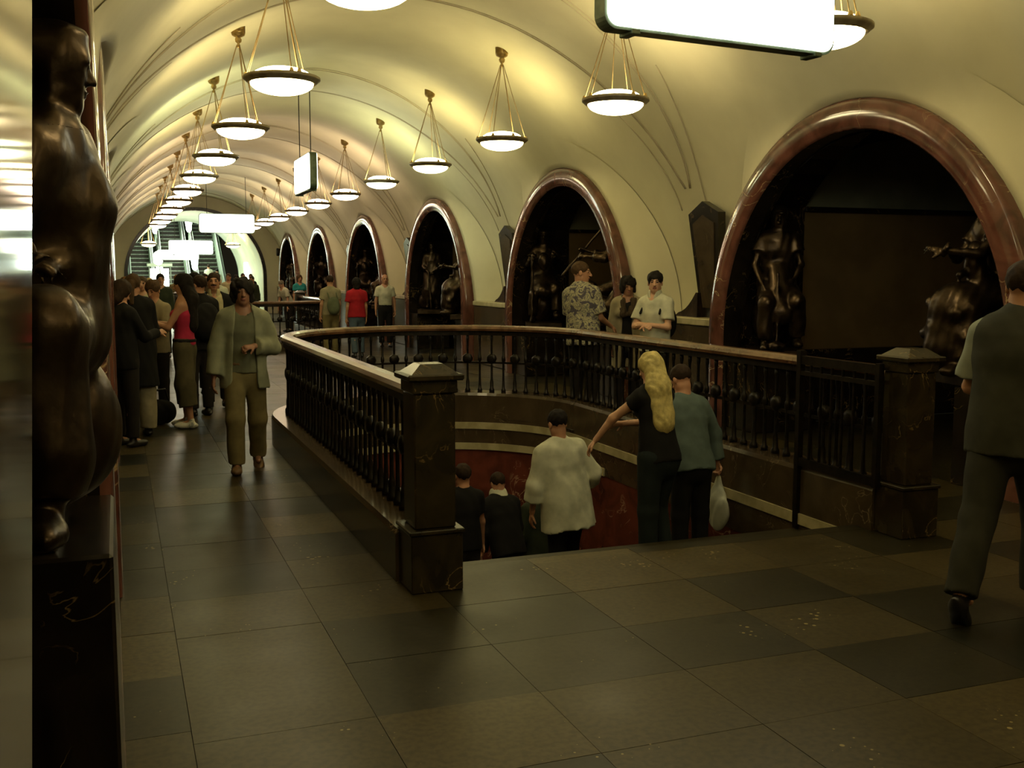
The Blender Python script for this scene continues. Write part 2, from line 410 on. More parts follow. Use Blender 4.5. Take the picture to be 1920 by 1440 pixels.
def tile_mesh(x0, x1, y0, y1, dz=0.0):
    g = .0014; x0 += g; x1 -= g; y0 += g; y1 -= g; b = MB()
    touch = [in_hole(x, y, .02) for x in (x0, x1, (x0 + x1) / 2) for y in (y0, y1, (y0 + y1) / 2)]
    if not any(touch):
        b.box(x0, x1, y0, y1, -.006, .0 + dz); return b
    if all(touch) and all(in_hole(x, y, -.02) for x in (x0, x1) for y in (y0, y1)): return None
    xs = sorted(set([x0, x1] + [v for v in (HX0, HX1) if x0 < v < x1] + [x0 + (x1 - x0) * q / 5 for q in range(1, 5)]))
    ys = sorted(set([y0, y1] + [v for v in (5.72, 10.4, 25.0, 29.4) if y0 < v < y1] + [y0 + (y1 - y0) * q / 5 for q in range(1, 5)]))
    b = cut_cells(xs, ys, -.006, dz)
    return b if b.F else None
txs = [-.045] + [.20 + .685 * i for i in range(10)]; txs[-1] = 6.40
trnd = random.Random(11); cnt = 0
rest = [MB() for _ in TILE]
tys = [4.42 + .59 * j for j in range(-7, 90)]
for i in range(len(txs) - 1):
    for j in range(len(tys) - 1):
        y0, y1 = tys[j], tys[j + 1]
        if i == 0: y0 += .12; y1 += .12
        if y1 > 56.5: continue
        c = trnd.choices([0, 1, 2, 3, 4], [30, 28, 20, 12, 10])[0]
        if (i + j) % 2 == 0 and trnd.random() < .5: c = trnd.choice([2, 2, 4, 1])
        m = tile_mesh(txs[i], txs[i + 1], y0, y1, trnd.uniform(-.0008, .0008))
        if m is None: continue
        if y0 < 14.2: m.obj('floor_tile', TILE[c], floor); cnt += 1
        else: rest[c].V += [] ; rest[c].add(m.V, m.F)
for c, r in enumerate(rest):
    if r.F: tag(r.obj('far_floor_tile', TILE[c], floor), kind='stuff')
print('tiles', cnt)
# tiles inside the right-hand and left-hand arches
for s in (1, -1):
    b = MB()
    for k in range(-1, 7):
        yc = yarch(k); xa, xb = sorted((sidex(s, 6.403 if s > 0 else 6.345), sidex(s, 10.4)))
        b.box(xa, xb, yc - 1.97, yc + 1.97, -.006, .0)
    tag(b.obj('passage_floor', TILE[2], floor), kind='stuff')

# ------------------------------------------------------------------ stairwells
def well_path(yo, yc, d, r, n_arc=36, y_start=None):
    ys = yo if y_start is None else y_start
    P = [(WX - r, ys + (yc - ys) * i / 6, -1, 0) for i in range(6)]
    for i in range(n_arc + 1):
        a = PI - PI * i / n_arc
        P.append((WX + r * math.cos(a), yc + d * r * math.sin(a), math.cos(a), d * math.sin(a)))
    P += [(WX + r, yc + (ys - yc) * i / 6, 1, 0) for i in range(1, 7)]
    return P
def frame_at(yo, yc, d, r, L, ys):
    """point and outward normal at length L along the railing"""
    l1 = abs(yc - ys)
    if L < l1: return (WX - r, ys + d * L, -1, 0)
    L -= l1
    if L < PI * r:
        a = PI - L / r; return (WX + r * math.cos(a), yc + d * r * math.sin(a), math.cos(a), d * math.sin(a))
    L -= PI * r
    return (WX + r, yc - d * L, 1, 0)
def baluster_meshes():
    # plain turned baluster
    b = MB(); H0, H1 = .30, .985
    b.lathe([(.030, H0), (.030, H0 + .03), (.020, H0 + .045), (.016, H0 + .10), (.013, .50), (.013, .66), (.021, .675), (.024, .70), (.021, .725), (.013, .74), (.012, .90), (.018, .93), (.018, H1)], 8)
    # baluster with a leafy disc
    c = MB()
    c.lathe([(.034, H0), (.034, H0 + .03), (.022, H0 + .05), (.022, H0 + .12), (.014, H0 + .16), (.013, .62), (.013, .90), (.018, .93), (.018, H1)], 8)
    V = []; n = 14
    for (r, y) in ((.030, -.030), (.056, -.018), (.060, 0), (.056, .018), (.030, .030)):
        for k in range(n):
            rr = r * (1 + .08 * (k % 2)); a = 2 * PI * k / n
            V.append((rr * math.cos(a), y, .70 + rr * math.sin(a)))
    F = [(i * n + k, i * n + (k + 1) % n, (i + 1) * n + (k + 1) % n, (i + 1) * n + k) for i in range(4) for k in range(n)]
    F += [tuple(range(n - 1, -1, -1)), tuple(4 * n + k for k in range(n))]
    c.add(V, F)
    out = []
    for q in (b, c):
        me = bpy.data.meshes.new('baluster'); me.from_pydata(q.V, [], q.F); me.materials.append(iron)
        me.polygons.foreach_set('use_smooth', [True] * len(me.polygons)); me.update(); out.append(me)
    return out
BAL = baluster_meshes()
def newel(x0, y0, root, w=.25):
    n = bpy.data.objects.new('newel_post', None); n.location = (x0 + w / 2, y0 + w / 2, 0); n.empty_display_size = .1; link(n, root)
    b = MB(); h = w / 2
    b.box(-h - .02, h + .02, -h - .02, h + .02, 0, .32, .006); b.box(-h - .03, h + .03, -h - .03, h + .03, .32, .345, .006); b.obj('post_base', newel_marble, n)
    b = MB(); b.box(-h + .01, h - .01, -h + .01, h - .01, .345, 1.08, .008); b.obj('post_shaft', newel_marble, n)
    b = MB(); b.box(-h, h, -h, h, 1.08, 1.15, .006); b.box(-h - .03, h + .03, -h - .03, h + .03, 1.15, 1.185, .008)
    s0, s1 = h + .005, h - .06
    b.add([(-s0, -s0, 1.185), (s0, -s0, 1.185), (s0, s0, 1.185), (-s0, s0, 1.185), (-s1, -s1, 1.235), (s1, -s1, 1.235), (s1, s1, 1.235), (-s1, s1, 1.235)],
          [(0, 1, 5, 4), (1, 2, 6, 5), (2, 3, 7, 6), (3, 0, 4, 7), (4, 5, 6, 7)])
    b.obj('post_cap', newel_marble, n)
def build_well(idx, yo, yc, d, lab):
    ys = yo - d * .18
    root = thing('stair_railing', lab, 'railing', (0, 0, 0))
    P = well_path(yo, yc, d, WR, 40, ys)
    V, F = sweep(P, [(-.16, 0), (-.16, .27), (-.145, .30), (.155, .30), (.17, .27), (.17, 0)]); mesh_from('plinth', V, F, brown_marble, root)
    V, F = sweep(P, [(-.07, 1.035), (-.075, 1.06), (-.06, 1.085), (-.03, 1.10), (.03, 1.10), (.06, 1.085), (.075, 1.06), (.07, 1.035)]); mesh_from('handrail', V, F, rail_mat, root, False)
    V, F = sweep(P, [(-.04, .98), (-.04, 1.035), (.04, 1.035), (.04, .98)]); mesh_from('top_rail', V, F, iron, root)
    V, F = sweep(P, [(-.009, .64), (-.009, .665), (.009, .665), (.009, .64)]); mesh_from('middle_rail', V, F, iron, root)
    tot = 2 * abs(yc - ys) + PI * WR; n = int(tot / .148)
    for i in range(1, n):
        x, y, nx, ny = frame_at(yo, yc, d, WR, tot * i / n, ys)
        o = bpy.data.objects.new('baluster', BAL[1 if i % 2 else 0]); o.location = (x, y, 0); o.rotation_euler = (0, 0, math.atan2(ny, nx) + PI / 2)
        link(o, root)
    yb = ys - .25 if d > 0 else ys
    newel(WX - WR - .13, yb, root); newel(WX + WR - .12, yb, root)
    # the shaft below the floor
    st = thing('staircase', None, None); st['kind'] = 'structure'
    R = WR - .16
    Pi = [(WX - R, yo, -1, 0)] + well_path(yo, yc, d, R, 40)[1:]
    bands = [(0.0, -.05, brown_marble, .0, 'edge_course'), (-.05, -.13, cream, -.015, 'cream_course'), (-.13, -.30, brown_marble, .0, 'edge_course'), (-.30, -.38, cream, -.015, 'cream_course'), (-.38, -3.5, red_marble, .01, 'shaft_wall')]
    for (za, zb, m_, inset, nm) in bands:
        V, F = sweep(Pi if za > -.25 or za < -.35 else Pi[5:-5], [(inset, za), (.10, za), (.10, zb), (inset, zb)]); mesh_from(nm, V, F, m_, st)
        if -.35 < za < -.25:
            for part in (Pi[:6], Pi[-6:]):
                V, F = sweep(part, [(0, za), (.10, za), (.10, zb), (0, zb)]); mesh_from('edge_course', V, F, brown_marble, st)
    b = MB(); n = 19
    for i in range(n):
        a = yo + d * (.30 * i); c = a + d * .33
        if i == 0: continue
        y0, y1 = sorted((a, c)); b = MB(); z = -.165 * i
        w = R - .005
        if (min(abs(a - yc), abs(c - yc)) > 0) and (c - yc) * d > 0: w = math.sqrt(max(R * R - (c - yc) ** 2, .05)) - .01
        b.box(WX - w, WX + w, y0, y1, z - .17, z, .006); b.obj('step', TILE[2], st)
    b = MB(); y0, y1 = sorted((yo, yo + d * .02)); b.box(WX - R, WX + R, y0 , y1, -.17, -.006); b.obj('riser', brown_marble, st)
    b = MB(); y0, y1 = sorted((yo - d * .05, yc + d * R)); b.box(WX - R, WX + R, y0, y1, -3.6, -3.5); b.obj('shaft_floor', TILE[1], st)
    return root
rail1 = build_well(0, *WELLS[0], 'near stairwell railing with dark balusters, brown handrail and marble posts')
rail2 = build_well(1, *WELLS[1], 'farther stairwell railing with rounded end beyond the walking man')
# dark metal gate folded against the right side of the near stairwell
gt = thing('metal_gate', 'dark metal gate folded against the railing beside the right marble post', 'gate', (4.66, 5.48, 0))
b = MB(); b.box(-.02, .02, 0, .04, .30, 1.13); b.obj('gate_frame', iron, gt)
b = MB(); b.box(-.022, .022, .84, .885, -.16, 1.16); b.obj('gate_post', iron, gt)
b = MB(); b.box(-.018, .018, .04, .84, 1.06, 1.12); b.obj('top_bar', iron, gt)
b = MB(); b.box(-.018, .018, .04, .84, .98, 1.01); b.obj('top_bar', iron, gt)
b = MB(); b.box(-.018, .018, .04, .84, .31, .37); b.obj('bottom_bar', iron, gt)
for i in range(6):
    b = MB(); y = .15 + .118 * i; b.tube([(0, y, .37), (0, y, 1.06)], .011, 6); b.obj('bar', iron, gt)
    if i % 2:
        b.mi = 0
# ------------------------------------------------------------------ pendant lamps
GL = {}
def glow_mat(key, col, s):
    if key not in GL: GL[key] = glow('lamp_glass_' + key, col, s)
    return GL[key]
LCOL = {'warm': (1, .83, .43), 'yellow': (1, .85, .40), 'green': (.95, 1, .56), 'pink': (1, .76, .52)}
for k_, c_ in LCOL.items(): glow_mat(k_, c_, LAMP); glow_mat(k_ + '_top', c_, LAMP * 1.9)
def lamp_protos():
    t = thing('pendant_lamp', 'x', 'lamp')
    b = MB(); b.lathe([(.305, -.035), (.335, -.005), (.345, .0), (.345, .022), (.33, .03), (.275, .03), (.27, .0), (.285, -.03)], 36, cap=False); b.obj('rim', lamp_metal, t, True)
    b = MB(); b.lathe([(.285 * math.cos(a), -.028 - .105 * math.sin(a)) for a in [PI / 2 * q / 8 for q in range(8)]] + [(.004, -.133)], 28, cap=False); b.obj('lower_bowl', GL['warm'], t, True)
    b = MB(); b.lathe([(.262 * math.cos(a), .03 + .085 * math.sin(a)) for a in [PI / 2 * q / 8 for q in range(8)]] + [(.004, .115)], 28, cap=False); b.obj('upper_bowl', GL['warm_top'], t, True)
    return t
rod_m = mat('rod_brass', (.30, .21, .09), .4, .8); mix_noise(rod_m, (.24, .16, .07), (.34, .24, .1), 8, 3)
LP = lamp_protos(); LAMPZ = 3.46; used = False
def lampkey(k, s):
    if k in (4,) and s > 0: return 'green'
    if k in (2, 3) and s > 0: return 'yellow'
    if k >= 5 or (k == 5 and s < 0): return 'pink'
    if k in (3,) and s < 0: return 'green'
    return 'warm'
for s in (-1, 1):
    for k in range(-2, 11):
        x = XC + s * 1.68; y = 6.42 + 3.36 * k; zt = VZ + math.sqrt(VR ** 2 - 1.68 ** 2)
        if not used: t = LP; used = True
        else: t = copy_tree(LP)
        t.location = (x, y, LAMPZ)
        side = 'left' if s < 0 else 'right'
        if k < 0: t['label'] = '%s row pendant lamp overhead, %s out of frame' % (side, 'just' if k == -1 else 'far')
        elif k == 0: t['label'] = 'nearest pendant lamp of the %s row, cut by the %s' % (side, 'top edge of the picture' if s < 0 else 'big lit sign')
        else: t['label'] = 'pendant lamp, %s from the front in the %s row' % (['', 'second', 'third', 'fourth', 'fifth', 'sixth', 'seventh', 'eighth', 'ninth', 'tenth', 'eleventh'][k], side)
        t['group'] = '%s row of pendant lamps' % side
        kk = lampkey(k, s)
        for ch in t.children:
            if ch.name.startswith(('lower', 'upper')) and kk != 'warm':
                ch.data = ch.data.copy(); ch.data.materials[0] = GL[kk + ('_top' if ch.name.startswith('upper') else '')]
        h = zt - LAMPZ
        b = MB(); b.lathe([(.004, h - .16), (.022, h - .15), (.022, h - .13), (.012, h - .11), (.036, h - .09), (.040, h - .06), (.03, h - .04), (.075, h - .015), (.085, h + .02), (.085, h + .12)], 14); b.obj('canopy', brass, t, True)
        a0 = rnd.uniform(0, 2)
        if k == 1 and s < 0: a0 = -PI / 2 + .35
        for q in range(3):
            a = a0 + 2 * PI * q / 3
            b = MB(); b.tube([(.318 * math.cos(a), .318 * math.sin(a), .02), (.02 * math.cos(a), .02 * math.sin(a), h - .13)], .0052, 5); b.obj('rod', rod_m, t)
            b = MB(); b.lathe([(.018, .018), (.022, .03), (.012, .06)], 8, (.318 * math.cos(a), .318 * math.sin(a), 0)); b.obj('clasp', brass, t)

# ------------------------------------------------------------------ lit sign boxes
sign_face = glow('sign_panel', (.93, 1.0, .80), SIGN)
sign_frame = mat('sign_frame', (.10, .13, .09), .45, .4); mix_noise(sign_frame, (.08, .11, .07), (.13, .16, .11), 10, 2)
def rrect(w, h, r, n=6):
    P = []
    for (cx, cy, a) in ((w / 2 - r, h / 2 - r, 0), (-w / 2 + r, h / 2 - r, PI / 2), (-w / 2 + r, -h / 2 + r, PI), (w / 2 - r, -h / 2 + r, 1.5 * PI)):
        for q in range(n + 1): P.append((cx + r * math.cos(a + PI / 2 * q / n), cy + r * math.sin(a + PI / 2 * q / n)))
    return P
def sign_box(lab, loc, w, h, rz, th=.14, wires=True, ztop=None, grp=None):
    t = thing('lit_sign', lab, 'sign', loc, rz, 'lit sign boxes')
    o = rrect(w, h, .09); b = MB(); b.prism(o, -th / 2 + .012, th / 2 - .012, 'y'); b.obj('frame', sign_frame, t)
    i = rrect(w - .035, h - .035, .08)
    for sg in (-1, 1):
        b = MB(); b.prism(i, min(sg * (th / 2 - .011), sg * th / 2), max(sg * (th / 2 - .011), sg * th / 2), 'y'); b.obj('glowing_panel', sign_face, t)
    for sx in (-.35, .35):
        b = MB(); zt = ztop - loc[2]
        b.tube([(sx * w, 0, h / 2 - .01), (sx * w, 0, zt)], .009, 6); b.obj('hanger', iron, t)
    for sx in (-.38, .42):
        b = MB(); b.box(sx * w - .03, sx * w + .03, -th / 2 - .004, th / 2 + .004, -h / 2 - .02, -h / 2 + .012, .004); b.obj('clip', sign_frame, t)
    return t
def vz(x): return VZ + math.sqrt(VR ** 2 - (x - XC) ** 2)
sign_box('big lit sign box across the hall, cut by the top edge of the picture', (3.68, 5.95, 3.50), 1.82, .64, .11, ztop=4.90)
sign_box('lit sign box hung lengthwise in mid hall, seen at a steep angle', (3.15, 18.5, 3.43), 1.6, .62, PI / 2, ztop=4.93)
sign_box('wide lit sign box across the far end of the hall', (3.40, 35.0, 3.31), 1.75, .62, 0, ztop=4.93)

# ------------------------------------------------------------------ end wall, passage and escalator hall
white = mat('white_paint', (.62, .66, .50), .45); mix_noise(white, (.58, .62, .46), (.66, .70, .53), 1.5, 3)
green = mat('green_grey_wall', (.22, .28, .20), .5); mix_noise(green, (.18, .24, .17), (.27, .33, .24), 1.5, 3)
steel = mat('escalator_steel', (.16, .19, .15), .35, .4); mix_noise(steel, (.12, .15, .11), (.20, .23, .18), 8, 2)
balus = mat('pale_balustrade', (.40, .46, .36), .35); mix_noise(balus, (.36, .42, .32), (.45, .50, .40), 3, 2)
OR = 2.72; OZ = 1.58
def opening(n=36): return [(XC + OR, 0), (XC + OR, OZ * .5)] + [(XC + OR * math.cos(PI * i / n), OZ + OR * math.sin(PI * i / n)) for i in range(n + 1)] + [(XC - OR, OZ * .5), (XC - OR, 0)]
def outerp(n=36): return [(XC + 4.2, 0), (XC + 4.2, OZ * .5)] + [(XC + 4.2 * math.cos(PI * i / n), OZ + 4.2 * math.sin(PI * i / n)) for i in range(n + 1)] + [(XC - 4.2, OZ * .5), (XC - 4.2, 0)]
I, O = opening(), outerp(); n = len(I)
def wall_ring(name, y0, y1, m, parent=None):
    V = [(x, y0, z) for x, z in I] + [(x, y0, z) for x, z in O] + [(x, y1, z) for x, z in I] + [(x, y1, z) for x, z in O]
    F = []
    for i in range(n - 1): F += [(i, i + 1, n + i + 1, n + i), (2 * n + i, 3 * n + i, 3 * n + i + 1, 2 * n + i + 1), (i, 2 * n + i, 2 * n + i + 1, i + 1)]
    return mesh_from(name, V, F, m, parent)
we = wall_ring('wall_end', YE, YE + .3, plaster); tag(we, kind='structure')
V = [(XC + (x - XC) * k, y, OZ * 0 + (z if z < OZ else OZ + (z - OZ) * k)) for (k, y) in ((1.0, YE - .06), (1.05, YE - .06), (1.05, YE + .05), (1.0, YE + .05)) for x, z in I]
F = [(a * n + i, a * n + i + 1, ((a + 1) % 4) * n + i + 1, ((a + 1) % 4) * n + i) for a in range(4) for i in range(n - 1)]
o = mesh_from('trim_60', V, F, black_marble); tag(o, kind='structure')
hall = thing('wall_escalator_hall', None, None); hall['kind'] = 'structure'
V = [(x, y, z) for y in (YE + .3, 55.0) for x, z in I]; F = [(i, i + 1, n + i + 1, n + i) for i in range(n - 1)]
mesh_from('white_vault', V, F, white, hall, True)
wall_ring('end_arch', 55.0, 55.25, green, hall)
# inclined tunnel
b = MB()
for i in range(26):
    y = 55.25 + i * .9; z = max(0, (y - 57) * .577)
    pts = [(XC + 3.9 * math.cos(PI * q / 24), z + .6 + 3.9 * math.sin(PI * q / 24)) for q in range(25)]
    if i:
        V = [(x, y - .9, zz + 0) for x, zz in prev] + [(x, y, zz) for x, zz in pts]
        b.add(V, [(q, q + 1, 25 + q + 1, 25 + q) for q in range(24)])
    prev = pts
b.obj('inclined_vault', green, hall, True)
b = MB()
for i in range(14):
    y = 56.2 + i * 1.6; z = max(0, (y - 57) * .577)
    b.tube([(XC + 3.84 * math.cos(PI * q / 24), y, z + .6 + 3.84 * math.sin(PI * q / 24)) for q in range(25)], .08, 4)
tag(b.obj('tunnel_rib', steel, hall), kind='stuff')
b = MB(); b.box(XC - 4, XC + 4, 78, 78.2, 0, 18); b.obj('tunnel_end', green, hall)
names3 = ['left escalator with dark ribbed steps in the far hall', 'middle escalator with dark ribbed steps in the far hall', 'right escalator carrying two people in white in the far hall']
EX = [(.75, 1.75), (2.35, 3.55), (4.15, 5.35)]
for i, (x0, x1) in enumerate(EX):
    t = thing('escalator', names3[i], 'escalator', (x0, 56.6, 0), 0, 'escalators of the far hall'); w = x1 - x0
    b = MB()
    for q in range(34):
        y = .4 + q * .4; z = .23 * q; b.mi = 0; b.box(0.0, w, y, y + .4, z - .3, z + .005); b.mi = 1; b.box(.02, w - .02, y - .006, y + .01, z - .20, z - .03)
    tag(b.obj('step', steel, t, mats=[steel, iron]), kind='stuff')
    for xx in (-.16, w + .01):
        b = MB(); b.prism([(-.3, 0), (-.3, .95), (.4, .98), (14, 8.8), (14, 7.5), (.6, 0)], xx, xx + .15, 'x'); b.obj('balustrade', balus, t)
        b = MB(); b.tube([(xx + .075, -.34, .9), (xx + .075, -.3, 1.0), (xx + .075, .4, 1.02), (xx + .075, 14, 8.84)], .045, 6); b.obj('handrail', iron, t)
post_glow = glow('post_lamp_glass', (.86, 1, .84), 9.0)
n_ = 0
for (px, ys_) in ((2.08, (.9, 4.4, 8.2)), (3.88, (.9, 4.6, 8.4))):
    for yy in ys_:
        z = max(.98, .98 + (yy - .4) * .575); n_ += 1
        t = thing('lamp_post', 'glowing lamp post on the %s escalator balustrade, %s one' % ('left' if px < 3 else 'right', ['lowest', 'middle', 'upper'][ys_.index(yy)]), 'lamp', (px, 56.6 + yy, z), 0, 'lamp posts between the escalators')
        b = MB(); b.lathe([(.09, 0), (.07, .05), (.035, .1), (.03, .55), (.07, .6)], 10); b.obj('pole', balus, t, True)
        b = MB(); b.lathe([(.07, .6), (.13, .7), (.20, 1.25), (.16, 1.34), (.02, 1.37)], 12); b.obj('lamp_shade', post_glow, t, True)
# attendant's booth
t = thing('attendant_booth', 'glass attendant booth with lit windows at the foot of the escalators', 'booth', (2.05, 55.3, 0))
b = MB(); b.box(-.55, .55, 0, .8, 0, .95, .01); b.obj('booth_base', balus, t)
b = MB(); b.box(-.6, .6, -.05, .85, 2.05, 2.2, .01); b.obj('booth_roof', balus, t)
for x_ in (-.53, -.02, .49):
    b = MB(); b.box(x_, x_ + .05, .0, .05, .95, 2.05); b.obj('mullion', steel, t)
b = MB(); b.box(-.45, .45, .60, .64, 1.05, 1.95); b.obj('lit_window', glow('booth_light', (.9, 1, .82), 2.5), t)
sign_box('lit sign box above the escalators, upper of the two', (3.05, 47.2, 2.82), 1.85, .62, 0, ztop=4.2)
sign_box('smaller lit sign box low at the far escalators, left of the other', (2.85, 53.5, 2.60), 1.95, .50, 0, ztop=4.2)
t = thing('ticket_window', 'bright oval lit panel on the pillar left of the escalators', 'light', (1.95, 54.2, 2.45))
b = MB(); b.prism(rrect(.42, .68, .2, 8), -.06, .06, 'y'); b.obj('glowing_panel', sign_face, t)
b = MB(); b.tube([(0, 0, .33), (0, 0, 1.60)], .02, 6); b.obj('hanger', iron, t)
t = thing('reflection_glow', 'added glow for reflected light on the right wall of the far white passage', 'light', (XC + OR - .05, 51.2, 1.75), 0)  # glowing panel added to stand in for light reflected off the wall
b = MB(); b.prism(rrect(1.6, 1.2, .1), -.03, .03, 'x'); b.obj('glowing_panel', glow('reflection_glow', (.95, 1, .80), 9.0), t)
b = MB(); b.prism(rrect(1.7, 1.3, .1), .03, .05, 'x'); b.obj('back_plate', balus, t)
for i, (x_, y_) in enumerate(((1.32, 46.8), (4.85, 47.6))):
    t = copy_tree(LP); t.location = (x_, y_, 2.95); t['label'] = 'small pendant lamp under the far white arch, %s one' % ['left', 'right'][i]; t['group'] = 'pendant lamps of the far passage'
    b = MB(); b.tube([(0, 0, .1), (0, 0, 3.75 - 2.95)], .01, 5); b.obj('rod', brass, t)
def area(name, loc, sx, sy, power, col, rot=(0, 0, 0)):
    l = bpy.data.lights.new(name, 'AREA'); l.shape = 'RECTANGLE'; l.size = sx; l.size_y = sy; l.energy = power; l.color = col
    o = bpy.data.objects.new(name, l); o.location = loc; o.rotation_euler = rot; link(o); return o
area('added_light_passage', (XC, 50.2, 4.15), 2.0, 7.0, HALL, (.9, 1, .74))  # unseen area light without a fixture, added to brighten the passage
area('added_light_escalator', (XC, 60.5, 5.3), 4.0, 3.0, HALL * 1.6, (.82, 1, .80), (math.radians(-20), 0, 0))  # another added area light, unseen, brightens the escalators
t = thing('wall_clock', 'small round dark loudspeaker on the right wall past the last arch', 'loudspeaker', (6.42, 44.9, 2.60))
b = MB(); V = []
for (x_, r_) in ((.12, .14), (-.02, .17), (-.06, .15), (-.05, .02)):
    for q in range(16): V.append((x_, r_ * math.cos(2 * PI * q / 16), r_ * math.sin(2 * PI * q / 16)))
b.add(V, [(i * 16 + q, i * 16 + (q + 1) % 16, (i + 1) * 16 + (q + 1) % 16, (i + 1) * 16 + q) for i in range(3) for q in range(16)]); b.obj('housing', iron, t, True)
t.name = 'loudspeaker'

# ------------------------------------------------------------------ polished panel at the left edge, close to the camera
t = thing('polished_panel', 'tall polished stone panel at the left edge, mirroring the lamps', 'panel', (0, 0, 0))
b = MB(); b.add([(-.12, -.6, .75), (-.05, -.6, .75), (-.05, .10, .75), (-.12, .10, .75), (-.12, -.6, 2.4), (-.05, -.6, 2.4), (-.05, 1.17, 2.4), (-.12, 1.17, 2.4)],
      [(3, 2, 1, 0), (4, 5, 6, 7), (0, 1, 5, 4), (1, 2, 6, 5), (2, 3, 7, 6), (3, 0, 4, 7)])
b.obj('slab', polish, t)
b = MB(); b.box(-.13, -.05, -.62, .08, 0, .76, .004); b.obj('stand', iron, t)
# ------------------------------------------------------------------ smooth bodies: signed distances turned into one continuous surface
def surface_net(v, xs, ys, zs):
    ins = v < 0
    c = ins[:-1, :-1, :-1].astype(np.int8)
    for dx in (0, 1):
        for dy in (0, 1):
            for dz in (0, 1):
                if dx or dy or dz: c = c + ins[dx:ins.shape[0] - 1 + dx, dy:ins.shape[1] - 1 + dy, dz:ins.shape[2] - 1 + dz]
    act = (c > 0) & (c < 8)
    I, J, K = np.nonzero(act)
    if len(I) == 0: return np.zeros((0, 3)), np.zeros((0, 4), int)
    idx = -np.ones(act.shape, np.int32); idx[I, J, K] = np.arange(len(I))
    P = np.zeros((len(I), 3)); n = np.zeros(len(I))
    co = [(a, b, d) for a in (0, 1) for b in (0, 1) for d in (0, 1)]
    for p in co:
        for ax in range(3):
            if p[ax]: continue
            q = list(p); q[ax] = 1
            v0 = v[I + p[0], J + p[1], K + p[2]]; v1 = v[I + q[0], J + q[1], K + q[2]]
            m = (v0 < 0) != (v1 < 0); t = np.where(m, v0 / np.where(m, v0 - v1, 1), 0)
            A = np.stack([xs[I + p[0]], ys[J + p[1]], zs[K + p[2]]], 1); B = np.stack([xs[I + q[0]], ys[J + q[1]], zs[K + q[2]]], 1)
            P += np.where(m[:, None], A + (B - A) * t[:, None], 0); n += m
    P /= n[:, None]
    F = []
    for ax in range(3):
        a, b = (ax + 1) % 3, (ax + 2) % 3
        s0 = [slice(None)] * 3; s1 = [slice(None)] * 3; s0[ax] = slice(0, -1); s1[ax] = slice(1, None)
        i0 = ins[tuple(s0)]; i1 = ins[tuple(s1)]; ch = i0 != i1
        sl = [slice(None)] * 3; sl[a] = slice(1, -1); sl[b] = slice(1, -1)
        e = np.array(np.nonzero(ch[tuple(sl)])); e[a] += 1; e[b] += 1
        fl = i0[tuple(e)]
        ca = []
        for (da, db) in ((-1, -1), (0, -1), (0, 0), (-1, 0)):
            q = e.copy(); q[a] += da; q[b] += db; ca.append(idx[tuple(q)])
        Q = np.stack(ca, 1); Q[~fl] = Q[~fl][:, ::-1]; F.append(Q)
    F = np.concatenate(F); F = F[(F >= 0).all(1)]
    return P, F
A_ = np.array
def un(v): v = A_(v, float); return v / (np.linalg.norm(v) + 1e-9)
class Op:
    __slots__ = ('f', 'lo', 'hi', 'k', 'mode')
    def __init__(s, f, lo, hi, k, mode='u'): s.f = f; s.lo = lo; s.hi = hi; s.k = k; s.mode = mode
def cone(a, b, ra, rb, k=.02, fl=None, kf=1.0, cuts=(), mode='u'):
    a = A_(a, float); b = A_(b, float); ba = b - a
    if fl is not None:
        fl = un(fl); q = ba + fl * ba.dot(fl) * (kf - 1)
    else: q = ba
    L2 = q.dot(q) + 1e-9
    def f(X, Y, Z):
        x, y, z = X - a[0], Y - a[1], Z - a[2]
        if fl is not None:
            d = (x * fl[0] + y * fl[1] + z * fl[2]) * (kf - 1); x = x + fl[0] * d; y = y + fl[1] * d; z = z + fl[2] * d
        h = np.clip((x * q[0] + y * q[1] + z * q[2]) / L2, 0, 1)
        r = np.sqrt((x - h * q[0]) ** 2 + (y - h * q[1]) ** 2 + (z - h * q[2]) ** 2) - (ra + (rb - ra) * h)
        for (p, n) in cuts: r = np.maximum(r, (X - p[0]) * n[0] + (Y - p[1]) * n[1] + (Z - p[2]) * n[2])
        return r
    m = max(ra, rb)
    return Op(f, np.minimum(a, b) - m, np.maximum(a, b) + m, k, mode)
def ell(c, r, R=None, k=.02, mode='u', cuts=()):
    c = A_(c, float); r = A_(r, float); R = np.eye(3) if R is None else R   # rows = local axes
    def f(X, Y, Z):
        x, y, z = X - c[0], Y - c[1], Z - c[2]
        u = [R[i][0] * x + R[i][1] * y + R[i][2] * z for i in range(3)]
        k0 = np.sqrt((u[0] / r[0]) ** 2 + (u[1] / r[1]) ** 2 + (u[2] / r[2]) ** 2)
        k1 = np.sqrt((u[0] / r[0] ** 2) ** 2 + (u[1] / r[1] ** 2) ** 2 + (u[2] / r[2] ** 2) ** 2) + 1e-6
        d = k0 * (k0 - 1) / k1
        for (p, n) in cuts: d = np.maximum(d, (X - p[0]) * n[0] + (Y - p[1]) * n[1] + (Z - p[2]) * n[2])
        return d
    e = np.sqrt(((R * r[:, None]) ** 2).sum(0))
    return Op(f, c - e, c + e, k, mode)
def sub(op, k=.01): op.mode = 's'; op.k = k; return op
def halfspace(p, n, k=.004):
    p = A_(p, float); n = un(n)
    return Op(lambda X, Y, Z: (X - p[0]) * n[0] + (Y - p[1]) * n[1] + (Z - p[2]) * n[2], None, None, k, 'i')
